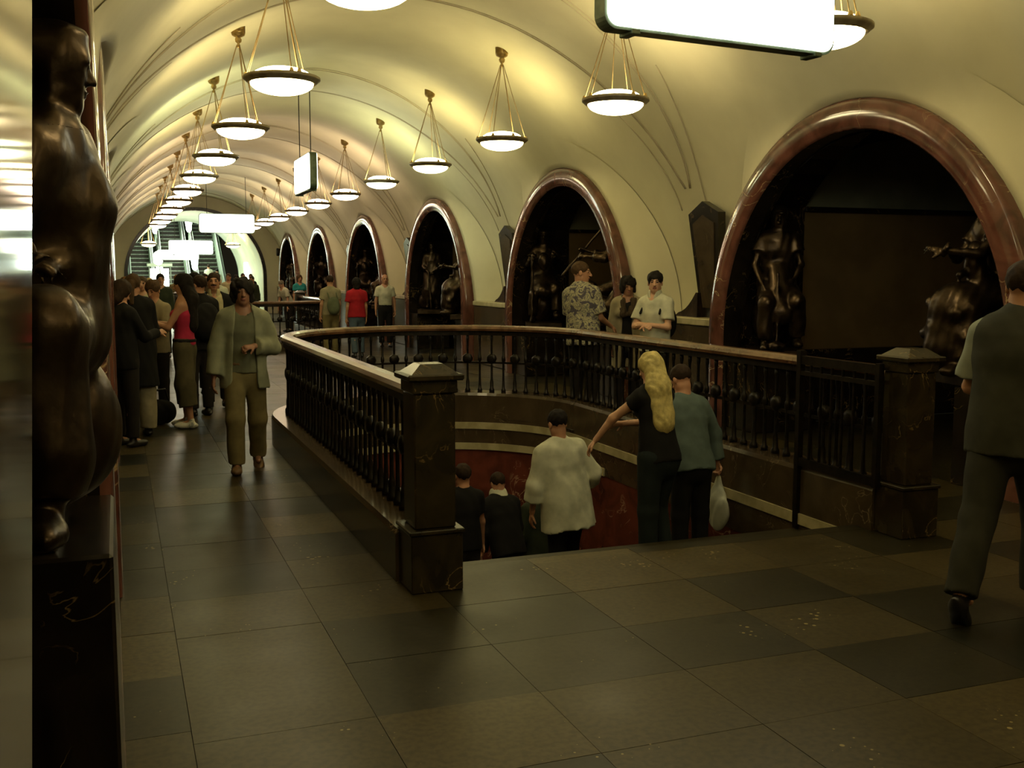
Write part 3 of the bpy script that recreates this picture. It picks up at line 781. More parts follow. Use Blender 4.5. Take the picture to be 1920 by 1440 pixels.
def folds(amp, fr=22.0, ph=0.0, hx=1.0, vz_=.45):
    def f(X, Y, Z):
        return amp * (np.sin(fr * X * hx + 2.1 * np.sin(fr * .45 * Z + ph) + ph) * .5 + np.sin(fr * vz_ * Z * 1.3 + fr * .8 * Y + 1.7 * np.sin(fr * .6 * X + ph * 2)) * .5
                      + .35 * np.sin(fr * 2.3 * (X + Y) + fr * .9 * Z))
    return Op(f, None, None, 0, 'n')
def evaluate(ops, xs, ys, zs, margin):
    v = np.full((len(xs), len(ys), len(zs)), margin * 2.0 + .05, np.float32)
    X = xs[:, None, None].astype(np.float32); Y = ys[None, :, None].astype(np.float32); Z = zs[None, None, :].astype(np.float32)
    for o in ops:
        if o.lo is None: S = (slice(None),) * 3
        else:
            g = margin + o.k
            i0, i1 = np.searchsorted(xs, (o.lo[0] - g, o.hi[0] + g)); j0, j1 = np.searchsorted(ys, (o.lo[1] - g, o.hi[1] + g)); k0, k1 = np.searchsorted(zs, (o.lo[2] - g, o.hi[2] + g))
            if i0 >= i1 or j0 >= j1 or k0 >= k1: continue
            S = (slice(i0, i1), slice(j0, j1), slice(k0, k1))
        d = o.f(X[S[0]], Y[:, S[1]], Z[:, :, S[2]]); w = v[S]
        if o.mode == 'n': v[S] = w + d; continue
        if o.mode == 's': d = -d
        k = max(o.k, 1e-5)
        if o.mode == 'u':
            h = np.clip(.5 + .5 * (w - d) / k, 0, 1); v[S] = w + (d - w) * h - k * h * (1 - h)
        else:
            h = np.clip(.5 - .5 * (w - d) / k, 0, 1); v[S] = w + (d - w) * h + k * h * (1 - h)
    return v
def polygonise(ops, vox, patches=()):
    """patches: list of (lo, hi, fine voxel)"""
    lo = np.min([o.lo for o in ops if o.lo is not None and o.mode == 'u'], 0) - 2.5 * vox - .01
    hi = np.max([o.hi for o in ops if o.lo is not None and o.mode == 'u'], 0) + 2.5 * vox + .01
    g = [np.arange(lo[i], hi[i] + vox, vox) for i in range(3)]
    P, F = surface_net(evaluate(ops, *g, 3 * vox), *g)
    out = []
    if len(F):
        c = P[F].mean(1); keep = np.ones(len(F), bool)
        for (l, h, w) in patches: keep &= ~((c > A_(l) + .3 * vox) & (c < A_(h) - .3 * vox)).all(1)
        F = F[keep]
    V = [P]; Fs = [F]; n = len(P)
    for (l, h, w) in patches:
        g = [np.arange(l[i], h[i] + w, w) for i in range(3)]
        p, f = surface_net(evaluate(ops, *g, 3 * w), *g)
        V.append(p); Fs.append(f + n); n += len(p)
    V = np.concatenate(V); F = np.concatenate(Fs)
    used_, inv = np.unique(F, return_inverse=True)
    return V[used_], inv.reshape(F.shape)

def rot_axis(v, ax, a):
    v = A_(v, float); ax = un(ax); return v * math.cos(a) + np.cross(ax, v) * math.sin(a) + ax * ax.dot(v) * (1 - math.cos(a))
class Body:
    """local frame: x to the figure's right, y forward, z up"""
    def __init__(s, H=1.75, lean=0.0, side=0.0, yaw=0.0, pitch=0.0, roll=0.0, armR=None, armL=None, legR=None, legL=None, fem=False, bulk=1.0, twist=0.0, handR=.35, handL=.35, drop=0.0, footR=0.0, footL=0.0):
        q = s.q = H / 1.75; s.fem = fem; s.bulk = bulk; s.handc = (handR, handL)
        u = un((math.sin(side), math.sin(lean), math.cos(lean))); s.u = u
        rt = un((math.cos(twist), math.sin(twist), 0)); rt = un(rt - u * rt.dot(u)); s.rt = rt; s.f = np.cross(u, rt)
        pel = A_((0, 0, .95 * q)); s.pel = pel
        hw = (.092 if fem else .085) * q
        s.hip = [pel + A_((hw, 0, -.04 * q)), pel + A_((-hw, 0, -.04 * q))]
        legs = [legR or ((0.03, .02, -1), (0, -.02, -1)), legL or ((-.03, .02, -1), (0, -.02, -1))]
        s.knee = [s.hip[i] + un(legs[i][0]) * .43 * q for i in (0, 1)]
        s.ank = [s.knee[i] + un(legs[i][1]) * .41 * q for i in (0, 1)]
        s.foot = [footR, footL]
        dz = min(a[2] for a in s.ank) - .075 * q
        for L in (s.hip, s.knee, s.ank):
            for i in (0, 1): L[i] = L[i] - A_((0, 0, dz))
        s.pel = pel = pel - A_((0, 0, dz))
        s.waist = pel + u * .15 * q; s.chest = pel + u * .34 * q; s.neck = pel + u * .52 * q
        sw = (.142 if fem else .162) * q * (1 + (bulk - 1) * .5)
        s.sh = [s.neck - u * .068 * q + rt * sw, s.neck - u * .068 * q - rt * sw]
        hu = un(u * .5 + A_((0, 0, .6))); s.hc = s.neck + hu * .165 * q + s.f * .012
        R = np.stack([rt, s.f, u]); 
        zc = A_((0, 0, 1.0)); f = s.f - zc * s.f.dot(zc); f = un(f)
        f = rot_axis(f, zc, yaw); r = np.cross(f, zc); f2 = f * math.cos(pitch) + zc * math.sin(pitch); up = np.cross(r, f2)
        if roll: r, up = r * math.cos(roll) + up * math.sin(roll), up * math.cos(roll) - r * math.sin(roll)
        s.HR = np.stack([r, f2, up])
        arms = [armR or ((.16, .0, -1), (.06, .18, -1)), armL or ((-.16, 0, -1), (-.06, .18, -1))]
        s.el = [s.sh[i] + un(arms[i][0]) * .285 * q for i in (0, 1)]
        s.wr = [s.el[i] + un(arms[i][1]) * .245 * q for i in (0, 1)]
        s.hd = [un(arms[i][2]) if len(arms[i]) > 2 else un(s.wr[i] - s.el[i]) for i in (0, 1)]
        # palm normal: towards the body
        s.pn = []
        for i in (0, 1):
            n = A_(arms[i][3]) if len(arms[i]) > 3 else (s.pel + A_((0, .05, 0)) - s.wr[i])
            n = n - s.hd[i] * n.dot(s.hd[i]); s.pn.append(un(n) if np.linalg.norm(n) > .02 else un(np.cross(s.hd[i], (1, 0, .1))))
    def H(s, p): return s.hc + (p[0] * s.HR[0] + p[1] * s.HR[1] + p[2] * s.HR[2]) * s.q
    def torso(s, g=0.0, kf=1.42, low=0.0):
        q, B = s.q, s.bulk; u, f = s.u, s.f
        wl, ww, wc = ((.160, .122, .142) if s.fem else (.152, .138, .160))
        o = [cone(s.pel - u * (.03 + low) * q, s.waist, wl * q * B + g, ww * q * B + g, .03, f, kf),
             cone(s.waist, s.chest, ww * q * B + g, wc * q * B + g, .04, f, kf),
             cone(s.chest, s.neck - u * .10 * q, wc * q * B + g, .135 * q * B + g, .04, f, kf),
             cone(s.sh[0] * .88 + s.sh[1] * .12, s.sh[1] * .88 + s.sh[0] * .12, .050 * q + g, .050 * q + g, .07), cone(s.neck - u * .075 * q, s.neck + u * .01 * q, .095 * q + g * .6, .062 * q + g * .4, .05)]
        if s.fem:
            for sg in (-1, 1): o.append(ell(s.chest + s.rt * .07 * sg * q + f * .085 * q + u * .01, A_((.055, .05, .055)) * q + g * .6, k=.03))
        if B > 1.1: o.append(ell(s.waist + f * .05 * q, A_((.13, .12, .13)) * q * B + g * .6, k=.05))
        return o
    def hand(s, i):
        q = s.q; w = s.wr[i]; h = s.hd[i]; n = s.pn[i]; sd = np.cross(h, n); c = s.handc[i]
        if i == 0: sd = -sd                     # towards the thumb
        o = [cone(w - h * .01, w + h * .075 * q, .027 * q, .034 * q, .012, n, 1.9)]
        for j, (off, L) in enumerate(((.027, .072), (.009, .080), (-.009, .074), (-.026, .058))):
            p = w + h * .088 * q + sd * off * q; d = h
            for (fr, t, r0, r1) in ((.45, c * .9, .0092, .0085), (.30, c * 1.5, .0085, .0078), (.25, c * 1.9, .0078, .0066)):
                d = un(rot_axis(d, np.cross(h, n), t * .8)); e = p + d * L * fr * q
                o.append(cone(p, e, r0 * q, r1 * q, .004)); p = e
        d = un(h * .75 + sd * .75 + n * .25); p = w + h * .028 * q + sd * .026 * q; e = p + d * .036 * q
        o.append(cone(p, e, .0125 * q, .0105 * q, .010)); d2 = un(d + h * .5 + n * c); o.append(cone(e, e + d2 * .030 * q, .0102 * q, .0082 * q, .004))
        return o
    def head(s):
        q = s.q; H = s.H; R = s.HR; S = lambda t: A_(t) * q
        o = [ell(H((0, -.012, .030)), S((.074, .094, .090)), R), ell(H((0, .022, -.032)), S((.058, .068, .082)), R, .03),
             ell(H((0, .058, -.088)), S((.026, .024, .020)), R, .03), cone(H((-.045, .0, -.062)), H((.045, 0, -.062)), .022 * q, .022 * q, .03),
             sub(ell(H((.031, .098, .010)), S((.020, .016, .013)), R), .014), sub(ell(H((-.031, .098, .010)), S((.020, .016, .013)), R), .014),
             cone(H((-.030, .080, .030)), H((.030, .080, .030)), .011 * q, .011 * q, .015),
             cone(H((0, .088, .018)), H((0, .113, -.026)), .0075 * q, .0125 * q, .012), ell(H((.011, .100, -.028)), S((.009, .010, .007)), R, .008), ell(H((-.011, .100, -.028)), S((.009, .010, .007)), R, .008),
             ell(H((0, .089, -.052)), S((.024, .012, .0055)), R, .006), ell(H((0, .087, -.062)), S((.020, .012, .006)), R, .006),
             ell(H((.031, .077, .010)), S((.0135, .0125, .0115)), R, .004), ell(H((-.031, .077, .010)), S((.0135, .0125, .0115)), R, .004)]
        for sg in (-1, 1): o.append(ell(H((sg * .078, -.006, -.006)), S((.009, .020, .032)), R, .008))
        return o
    def body_ops(s):
        q = s.q; o = s.torso(0)
        o += [cone(s.neck - s.u * .05 * q, s.H((0, -.018, -.06)), .058 * q, .052 * q, .04)]
        for i in (0, 1):
            o += [cone(s.hip[i], s.knee[i], .083 * q * s.bulk, .052 * q, .03), cone(s.knee[i], s.ank[i], .052 * q, .034 * q, .03),
                  ell(s.knee[i] * .68 + s.ank[i] * .32 - s.f * .018, A_((.045, .050, .10)) * q, k=.04),
                  cone(s.ank[i], s.ank[i] + A_((0, .13 * q, -.035 * q)), .033 * q, .024 * q, .02),
                  cone(s.sh[i], s.el[i], .046 * q * s.bulk, .036 * q, .03), cone(s.el[i], s.wr[i], .037 * q, .025 * q, .02)]
            o += s.hand(i)
        return o + s.head()
    def sleeves(s, g, frac, k=.03, flare=0.0):
        o = []; q = s.q
        for i in (0, 1):
            if frac <= 1:
                e = s.sh[i] + (s.el[i] - s.sh[i]) * frac; n = un(s.el[i] - s.sh[i])
                o.append(cone(s.sh[i], e + n * .05, .050 * q * s.bulk + g, .046 * q * s.bulk + g + flare, k, cuts=[(e, n)]))
            else:
                e = s.el[i] + (s.wr[i] - s.el[i]) * (frac - 1); n = un(s.wr[i] - s.el[i])
                o += [cone(s.sh[i], s.el[i], .050 * q * s.bulk + g, .042 * q + g, k), cone(s.el[i], e + n * .04, .042 * q + g, .032 * q + g + flare, k, cuts=[(e, n)])]
        return o
    def trousers(s, g=.012, frac=1.93, baggy=0.0):
        q = s.q; B = s.bulk
        o = [cone(s.pel - s.u * .04 * q, s.pel + s.u * .08 * q, (.165 if s.fem else .158) * q * B + g, .145 * q * B + g, .03, s.f, 1.42, cuts=[(s.pel + s.u * .075 * q, s.u)])]
        for i in (0, 1):
            o.append(cone(s.hip[i], s.knee[i], .088 * q * B + g, .060 * q + g + baggy, .03))
            e = s.knee[i] + (s.ank[i] - s.knee[i]) * (frac - 1); n = un(s.ank[i] - s.knee[i])
            o.append(cone(s.knee[i], e + n * .05, .060 * q + g + baggy, .052 * q + g + baggy, .03, cuts=[(e, n)]))
        return o
    def shoe(s, i):
        q = s.q; a = s.ank[i]; p = s.foot[i]; f = A_((0.06 * (1 if i == 0 else -1), math.cos(p), math.sin(p))); f = un(f); up = un(np.cross(un((1, 0, 0)), f)); r = np.cross(f, up); R = np.stack([r, f, up])
        c = a + f * .055 * q - up * .040 * q
        return [ell(c, A_((.046, .138, .040)) * q, R), ell(a + f * .105 * q - up * .046 * q, A_((.048, .07, .030)) * q, R, .02), cone(a - up * .03 * q, a + up * .02 * q, .042 * q, .038 * q, .02), halfspace(a - up * .074 * q, -up)]
    def hair(s, kind):
        q = s.q; H = s.H; R = s.HR; S = lambda t: A_(t) * q
        face = lambda r=(.070, .085, .100), c=(0, .085, -.048): sub(ell(H(c), S(r), R), .008)
        if kind == 'short': return [ell(H((0, -.016, .040)), S((.082, .101, .090)), R), face(), sub(ell(H((0, .06, -.115)), S((.12, .115, .075)), R), .01), halfspace(H((0, 0, -.062)), -R[2]), folds(.003, 130)]
        if kind == 'tousled': return [ell(H((0, -.010, .045)), S((.090, .106, .096)), R), face((.066, .08, .088), (0, .095, -.045)), halfspace(H((0, 0, -.075)), -R[2]), folds(.006, 80)]
        if kind == 'curly': return [ell(H((0, -.018, .038)), S((.104, .118, .104)), R), ell(H((.06, -.01, -.03)), S((.045, .06, .06)), R), ell(H((-.06, -.01, -.03)), S((.045, .06, .06)), R), ell(H((0, -.06, -.04)), S((.085, .06, .06)), R, .03), face((.060, .085, .082), (0, .098, -.045)), folds(.011, 75)]
        if kind == 'bald': return [ell(H((0, -.018, .020)), S((.080, .096, .080)), R), face((.075, .12, .2), (0, .09, 0)), halfspace(H((0, 0, .018)), R[2]), halfspace(H((0, 0, -.060)), -R[2])]
        if kind in ('long', 'verylong'):
            L = .36 if kind == 'long' else .44
            b = s.neck - s.f * .08 * q; e = b - s.u * (L - .17) * q - s.f * .02
            return [ell(H((0, -.016, .038)), S((.088, .106, .096)), R), face((.060, .085, .090), (0, .092, -.05)), cone(H((0, -.035, -.02)), b, .095 * q, .115 * q, .04, s.f, 1.4), cone(b, e, .120 * q, .105 * q, .03, s.f, 2.0), sub(ell(H((0, .10, -.16)), S((.065, .10, .12)), R), .02), folds(.006, 60, 1.0, 1.4, .1)]
        if kind == 'bob': return [ell(H((0, -.014, .035)), S((.092, .108, .098)), R), cone(H((0, -.03, 0)), H((0, -.035, -.09)), .088 * q, .080 * q, .03), face((.060, .085, .090), (0, .092, -.05)), sub(ell(H((0, .10, -.16)), S((.065, .10, .10)), R), .02), folds(.005, 60, 1.0, 1.4, .1)]
        if kind == 'ponytail': return [ell(H((0, -.014, .036)), S((.084, .102, .092)), R), face(), sub(ell(H((0, .05, -.115)), S((.12, .115, .070)), R), .01), ell(H((0, -.105, .02)), S((.032, .032, .032)), R, .01), cone(H((0, -.115, .01)), H((0, -.125, -.20)), .036 * q, .022 * q, .02), folds(.004, 70, 0, 1.4, .1)]
        if kind == 'updo': return [ell(H((0, -.016, .036)), S((.088, .106, .094)), R), ell(H((0, -.09, .06)), S((.055, .05, .05)), R, .02), face(), halfspace(H((0, 0, -.080)), -R[2]), folds(.005, 60)]
        return []
def skin_materials(s, P, F, skin, hairm, beard=None):
    c = P[F].mean(1) - s.hc; l = (c @ s.HR.T) / s.q
    mi = np.zeros(len(F), int)
    x, y, z = np.abs(l[:, 0]), l[:, 1], l[:, 2]
    mi[(np.hypot(x - .031, z - .010) < .0115) & (np.abs(z - .010) < .0075) & (y > .06)] = 1
    mi[(x < .022) & (z < -.047) & (z > -.067) & (y > .082)] = 2
    mi[(x > .013) & (x < .050) & (np.abs(z - .033 + (x - .03) ** 2 * 6) < .0052) & (y > .055)] = 3
    if beard == 'moustache': mi[(x < .036) & (z < -.034) & (z > -.050) & (y > .075)] = 3
    if beard == 'beard': mi[((x < .036) & (z < -.034) & (z > -.047) & (y > .07)) | ((z < -.064) & (y > .0) & (z > -.13)) | ((x > .045) & (z < -.02) & (y > .0) & (z > -.13))] = 3
    return mi
def make_person(label, x, y, face, body, skin='tan', hair=('short', 'dark'), wear=(), shoes=None, z=0.0, vox=.016, fine=.0058, hands=True, beard=None, group=None, extra=None, name='person'):
    """face: heading in degrees, 0 looks down the hall, 180 towards the camera; wear: list of (part name, ops, material)"""
    t = thing(name, label, 'person', (x, y, z), math.radians(face), group)
    ops = body.body_ops(); pat = []
    q = body.q
    if fine: pat.append((body.hc - .135 * q, body.hc + .145 * q, fine))
    if hands and fine:
        for i in (0, 1):
            c = body.wr[i] + body.hd[i] * .085 * q; r = .105 * q
            lo, hi = c - r, c + r
            pat.append((lo, hi, .0056))
    P, F = polygonise(ops, vox, pat)
    hm = HAIR[hair[1]]
    o = mesh_from('body', P, F, None, t, True, [SKIN[skin], eye_m, lip, hm], skin_materials(body, P, F, skin, hm, beard) if fine else None)
    if hair[0]:
        P, F = polygonise(body.hair(hair[0]), .009 if fine else .014); mesh_from('hair', P, F, hm, t, True)
    for w in wear:
        P, F = polygonise(w[1], w[3] if len(w) > 3 else vox * .8); mesh_from(w[0], P, F, w[2], t, True)
    if shoes:
        for i in (0, 1):
            P, F = polygonise(body.shoe(i), .010 if fine else .016); mesh_from('shoe', P, F, shoes, t, True)
    return t
# ------------------------------------------------------------------ clothes
C = {}
def cl(key, col, **kw):
    if key not in C: C[key] = cloth('cloth_' + key, col, **kw)
    return C[key]
def upper(b, g=.016, frac=.62, hem=.10, flare=.008, fold=.005, ph=0.0, opening=0.0, neck=True, width=0.0, tucked=False):
    q = b.q; ops = b.torso(g)
    if not tucked:
        ops.append(cone(b.waist, b.pel - b.u * (hem + .05) * q, (.150 + width) * q * b.bulk + g, (.176 + width * 1.4) * q * b.bulk + g, .05, b.f, 1.36))
    if frac: ops += b.sleeves(g - .001, frac, .03, flare)
    ops.append(halfspace(b.pel - b.u * (hem if not tucked else -.06) * q, -b.u, .003))
    if neck: ops.append(sub(cone(b.neck - b.u * .03 * q + b.f * .02, b.neck + b.u * .12 * q + b.f * .05, .066 * q, .080 * q), .006))
    if opening:
        a = b.neck + b.f * .16 * q; e = b.pel - b.u * .35 * q + b.f * .20 * q
        ops.append(sub(cone(a, e, opening * q, opening * 1.5 * q, .01, b.f, .45), .006))
    if fold: ops.append(folds(fold, 22, ph))
    return ops
def tank(b, g=.010):
    q = b.q; o = [cone(b.pel + b.u * .03 * q, b.waist, .165 * q + g, .125 * q + g, .03, b.f, 1.42), cone(b.waist, b.chest, .125 * q + g, .150 * q + g, .04, b.f, 1.42), cone(b.chest, b.chest + b.u * .06 * q, .150 * q + g, .12 * q + g, .04, b.f, 1.42)]
    for sg in (-1, 1):
        o.append(ell(b.chest + b.rt * .07 * sg * q + b.f * .085 * q, A_((.055, .05, .055)) * q + g, k=.03))
        o.append(cone(b.chest + b.rt * .09 * sg * q + b.f * .09 * q, b.neck + b.rt * .085 * sg * q - b.u * .01, .022 * q, .02 * q, .02)); o.append(cone(b.neck + b.rt * .085 * sg * q - b.u * .01, b.chest + b.rt * .08 * sg * q - b.f * .09 * q, .02 * q, .022 * q, .02))
    return o + [halfspace(b.pel - b.u * .0 * q, -b.u)]
def belt(b, g=.026):
    q = b.q; p = b.pel + b.u * .055 * q
    return [cone(b.pel, b.pel + b.u * .10 * q, .160 * q * b.bulk + g, .150 * q * b.bulk + g, .01, b.f, 1.42), halfspace(p + b.u * .018, b.u), halfspace(p - b.u * .018, -b.u)]
def collar(b, g=.012):
    q = b.q; return [cone(b.neck - b.u * .015 * q, b.neck + b.u * .045 * q + b.f * .01, .075 * q + g, .068 * q + g, .01), sub(ell(b.neck + b.f * .09 * q + b.u * .06, A_((.035, .06, .07)) * q), .01), sub(cone(b.neck - b.u * .1, b.neck + b.u * .2, .064 * q, .064 * q), .003)]
def world_of(t, p):
    a = t.rotation_euler[2]; return (t.location[0] + p[0] * math.cos(a) - p[1] * math.sin(a), t.location[1] + p[0] * math.sin(a) + p[1] * math.cos(a), t.location[2] + p[2])
def soft(name, part, ops, m, label, cat, loc, rz, vox=.014, extra=()):
    t = thing(name, label, cat, loc, rz)
    P, F = polygonise(ops, vox); mesh_from(part, P, F, m, t, True)
    for (n2, o2, m2) in extra:
        P, F = polygonise(o2, .008); mesh_from(n2, P, F, m2, t, True)
    return t
def backpack(t, b, label, m, s=1.0, low=0.0):
    c = b.chest - b.f * .205 * b.q - b.u * (.10 + low)
    ops = [ell(c, (.155 * s, .09 * s, .21 * s), k=.02), ell(c - b.u * .08 - b.f * .03, (.13 * s, .08 * s, .12 * s), k=.03), folds(.005, 25)]
    st = []
    for sg in (-1, 1):
        p1 = b.sh[0 if sg > 0 else 1] * .62 + b.neck * .38 + b.u * .045; p0 = c + b.rt * .09 * sg + b.u * .15; p2 = b.chest + b.rt * .125 * sg * b.q + b.f * .125 * b.q
        st += [cone(p0, p1, .014, .014, .01), cone(p1, p2, .014, .014, .01)]
    return soft('backpack', 'pack', ops, m, label, 'backpack', t.location, t.rotation_euler[2], .016, [('strap', st, m)])

denim = cl('denim', (.075, .10, .13)); black_c = cl('black', (.010, .009, .008)); darkp = cl('dark_trousers', (.020, .016, .013))
khaki = cl('khaki', (.21, .165, .070)); khaki_d = cl('khaki_dark', (.085, .070, .034)); whitec = cl('white', (.56, .55, .40)); cream_c = cl('cream', (.48, .42, .24))
grey_j = cl('pale_grey_green', (.27, .27, .17)); grey_t = cl('grey_green_shirt', (.155, .155, .095)); redc = cl('red', (.36, .012, .018)); pinkr = cl('crimson', (.42, .025, .06))
greyc = cl('grey', (.12, .115, .09)); beige = cl('beige', (.30, .25, .15)); bluegrey = cl('blue_grey', (.095, .125, .11)); darkgreen = cl('dark_green', (.03, .035, .018))
furc = cl('fur', (.06, .040, .022), scale=60); turq = cl('turquoise', (.03, .26, .26)); leather = mat('brown_leather', (.16, .085, .035), .45); mix_noise(leather, (.13, .07, .03), (.18, .10, .045), 12, 3)
sneak = mat('white_sneaker', (.55, .54, .45), .6); mix_noise(sneak, (.25, .26, .24), (.60, .58, .48), 18, 2, .38, .45); blk_shoe = mat('black_shoe', (.012, .010, .009), .35); mix_noise(blk_shoe, (.010, .008, .007), (.018, .015, .013), 12, 2)
camo = mat('patterned_cloth', (.3, .3, .2), .9)
def camo_nodes(m):
    L = m.node_tree.links; b = m.node_tree.nodes['Principled BSDF']; tc = nd(m, 'ShaderNodeTexCoord')
    n = nd(m, 'ShaderNodeTexNoise'); n.inputs['Scale'].default_value = 13; n.inputs['Detail'].default_value = 2; n.inputs['Distortion'].default_value = 1.5; L.new(tc.outputs['Object'], n.inputs['Vector'])
    r = nd(m, 'ShaderNodeValToRGB'); r.color_ramp.interpolation = 'CONSTANT'; e = r.color_ramp.elements
    e[0].position = 0; e[0].color = (.07, .06, .075, 1); e[1].position = .43; e[1].color = (.20, .18, .14, 1)
    for p, c in ((.50, (.42, .38, .22, 1)), (.56, (.14, .14, .11, 1)), (.62, (.36, .32, .20, 1))): q = e.new(p); q.color = c
    L.new(n.outputs['Fac'], r.inputs[0]); L.new(r.outputs[0], b.inputs['Base Color'])
camo_nodes(camo)

# ------------------------------------------------------------------ people of the left walkway
b = Body(1.68, lean=.04, yaw=.05, armR=((.30, .05, -1), (.10, .22, -1)), armL=((-.34, -.10, -.92), (.62, .62, .10), (.8, .5, -.1)), legR=((.02, .34, -1), (0, -.04, -1)), legL=((-.06, -.10, -1), (0, -.50, -1)), handL=.9, footL=-.45)
walker = make_person('man with curly dark hair in an open pale grey jacket walking up the left aisle', 1.01, 9.25, 176, b, 'brown', ('curly', 'black'),
    [('t_shirt', upper(b, .012, .8, .03, ph=1), grey_t), ('jacket', upper(b, .030, 1.95, .17, .014, .007, 2, .085, width=.012), grey_j), ('trousers', b.trousers(.016, 1.97, .006) + [folds(.004, 20, 1)], khaki), ('belt', belt(b), leather)], leather, fine=.0055, vox=.014)
b = Body(1.72, legR=((.02, .2, -1), (0, 0, -1)), legL=((-.04, -.18, -1), (0, -.3, -1)), armR=((.2, .1, -1), (.1, .3, -1)), pitch=.08)
make_person('man with a moustache, dark jacket over a cream shirt, just behind the walking man', 1.14, 13.6, 174, b, 'tan', ('short', 'dark'),
    [('shirt', upper(b, .014, .6, .05), cream_c), ('shirt_collar', collar(b), cream_c), ('jacket', upper(b, .030, 1.95, .20, .01, .006, 1, .10), black_c), ('trousers', b.trousers(), darkp)], blk_shoe, beard='moustache')
b = Body(1.70, fem=True, yaw=-.3, pitch=-.1, armR=((.20, .35, -.9), (-.1, .8, -.1)), armL=((-.22, .1, -1), (.1, .4, -.9)))
make_person('woman seen from behind in a long black coat and pale trousers, hair clipped back', .16, 11.6, 8, b, 'tan', ('ponytail', 'brown'),
    [('coat', upper(b, .034, 1.92, .40, .016, .007, 1, width=.02), black_c), ('trousers', b.trousers(.014, 1.98, .020) + [folds(.006, 18)], beige)], blk_shoe)
b = Body(1.70, fem=True, pitch=-.15, armR=((.10, .55, -.85), (-.15, .9, .15)), armL=((-.10, .50, -.85), (.2, .9, .25)), lean=-.03, handR=.7, handL=.7, legR=((.03, .1, -1), (0, -.05, -1)), legL=((-.03, -.06, -1), (0, -.12, -1)))
make_person('woman with long black hair in a crimson tank top, khaki capri trousers and white sneakers', .68, 12.1, 72, b, 'tan', ('verylong', 'black'),
    [('tank_top', tank(b), pinkr), ('capri_trousers', b.trousers(.018, 1.55, .030) + [folds(.006, 18, 2)], khaki_d), ('belt', belt(b), black_c)], sneak, vox=.014)
b = Body(1.64, fem=True, pitch=-.5, armR=((.1, .5, -.8), (-.2, .8, .1)))
make_person('dark-haired person looking down at the very left, half hidden by the bronze statue', .03, 10.95, -50, b, 'tan', ('bob', 'dark'), [('top', upper(b, .016, 1.9, .12), black_c), ('trousers', b.trousers(), darkp)], blk_shoe)
b = Body(1.62, pitch=-.35, armR=((.1, .4, -.8), (-.3, .7, .2)), armL=((-.1, .4, -.8), (.3, .7, .2)))
make_person('person with reddish brown hair and beige top looking down, facing the crimson tank top woman', .40, 12.95, 150, b, 'tan', ('tousled', 'brown'), [('shirt', upper(b, .018, 1.9, .10), beige), ('trousers', b.trousers(), darkp)], blk_shoe)
b = Body(1.66, pitch=-.2)
make_person('fair-haired person partly behind the woman in the long black coat', .10, 13.3, 190, b, 'pale', ('short', 'ginger'), [('shirt', upper(b, .018, 1.9, .10), khaki_d), ('trousers', b.trousers(), darkp)], blk_shoe)
b = Body(1.68, side=.04, yaw=.4, armR=((.15, .2, -1), (.0, .5, -.6)), bulk=1.08)
m_ = make_person('man in a dark jacket with his back turned, right of the crimson tank top woman', .90, 13.0, 20, b, 'tan', ('short', 'dark'), [('jacket', upper(b, .030, 1.9, .12), black_c), ('trousers', b.trousers(), darkp)], blk_shoe)
backpack(m_, b, 'dark backpack on the man right of the crimson tank top woman', black_c, 1.1)
b = Body(1.72)
make_person('man in a blue-grey checked shirt standing behind the dark backpack', 1.02, 15.2, 205, b, 'tan', ('short', 'black'), [('shirt', upper(b, .018, 1.9, .10), bluegrey), ('trousers', b.trousers(), darkp)], blk_shoe, fine=.007)
# a dark handbag on the floor between their feet
t = soft('handbag', 'bag_body', [ell((0, 0, .14), (.20, .10, .15), k=.02), halfspace((0, 0, .008), (0, 0, -1)), folds(.006, 25)], black_c, 'dark handbag on the floor between the black coat and the capri trousers', 'handbag', (.40, 12.4, 0), .3,
         extra=[('handle', [cone((-.12, 0, .24), (-.07, 0, .40), .012, .012), cone((-.07, 0, .40), (.07, 0, .40), .012, .012, .02), cone((.07, 0, .40), (.12, 0, .24), .012, .012, .02)], blk_shoe)])

# ------------------------------------------------------------------ the crowd farther down
crowd = [(.37, 17.2, 1.66, 180, 'brown', cream_c, 'pale top between the heads at the left', 'short'), (.82, 22, 1.70, 170, 'black', darkgreen, 'dark green top, standing out against the lit booth', 'short'),
         (.22, 20.2, 1.60, 200, 'dark', greyc, 'grey top at the far left of the crowd', 'bob'), (1.45, 19, 1.62, 10, 'brown', beige, 'beige top, back turned, before the escalators', 'bob'),
         (2.42, 31.5, 1.68, 180, 'dark', whitec, 'white top, left of the man with the moustache', 'short'), (2.75, 33, 1.70, 175, 'black', black_c, 'black top in the middle of the far hall', 'short'),
         (1.86, 21.6, 1.72, 5, 'dark', whitec, 'white shirt, back turned, above the moustached man', 'short'), (3.30, 34, 1.70, 180, 'brown', cream_c, 'cream top just left of the curly-haired walker', 'short'),
         (3.80, 36.5, 1.66, 190, 'black', greyc, 'grey top below the wide far sign', 'bob'), (3.95, 33.4, 1.62, 170, 'dark', darkgreen, 'dark top right of the curly-haired walker', 'short'),
         (4.25, 38.5, 1.70, 185, 'brown', cream_c, 'pale shirt right of the far opening', 'short'), (3.1, 41, 1.70, 0, 'black', black_c, 'black jacket walking towards the escalators', 'short'),
         (1.62, 31.5, 1.66, 178, 'ginger', khaki, 'khaki top under the middle escalator', 'bob'), (.70, 25.2, 1.60, 176, 'blond', bluegrey, 'blue-grey top left of the booth', 'bob'),
         (4.75, 40.5, 1.68, 182, 'dark', black_c, 'black suit by the right wall of the far hall', 'short')]
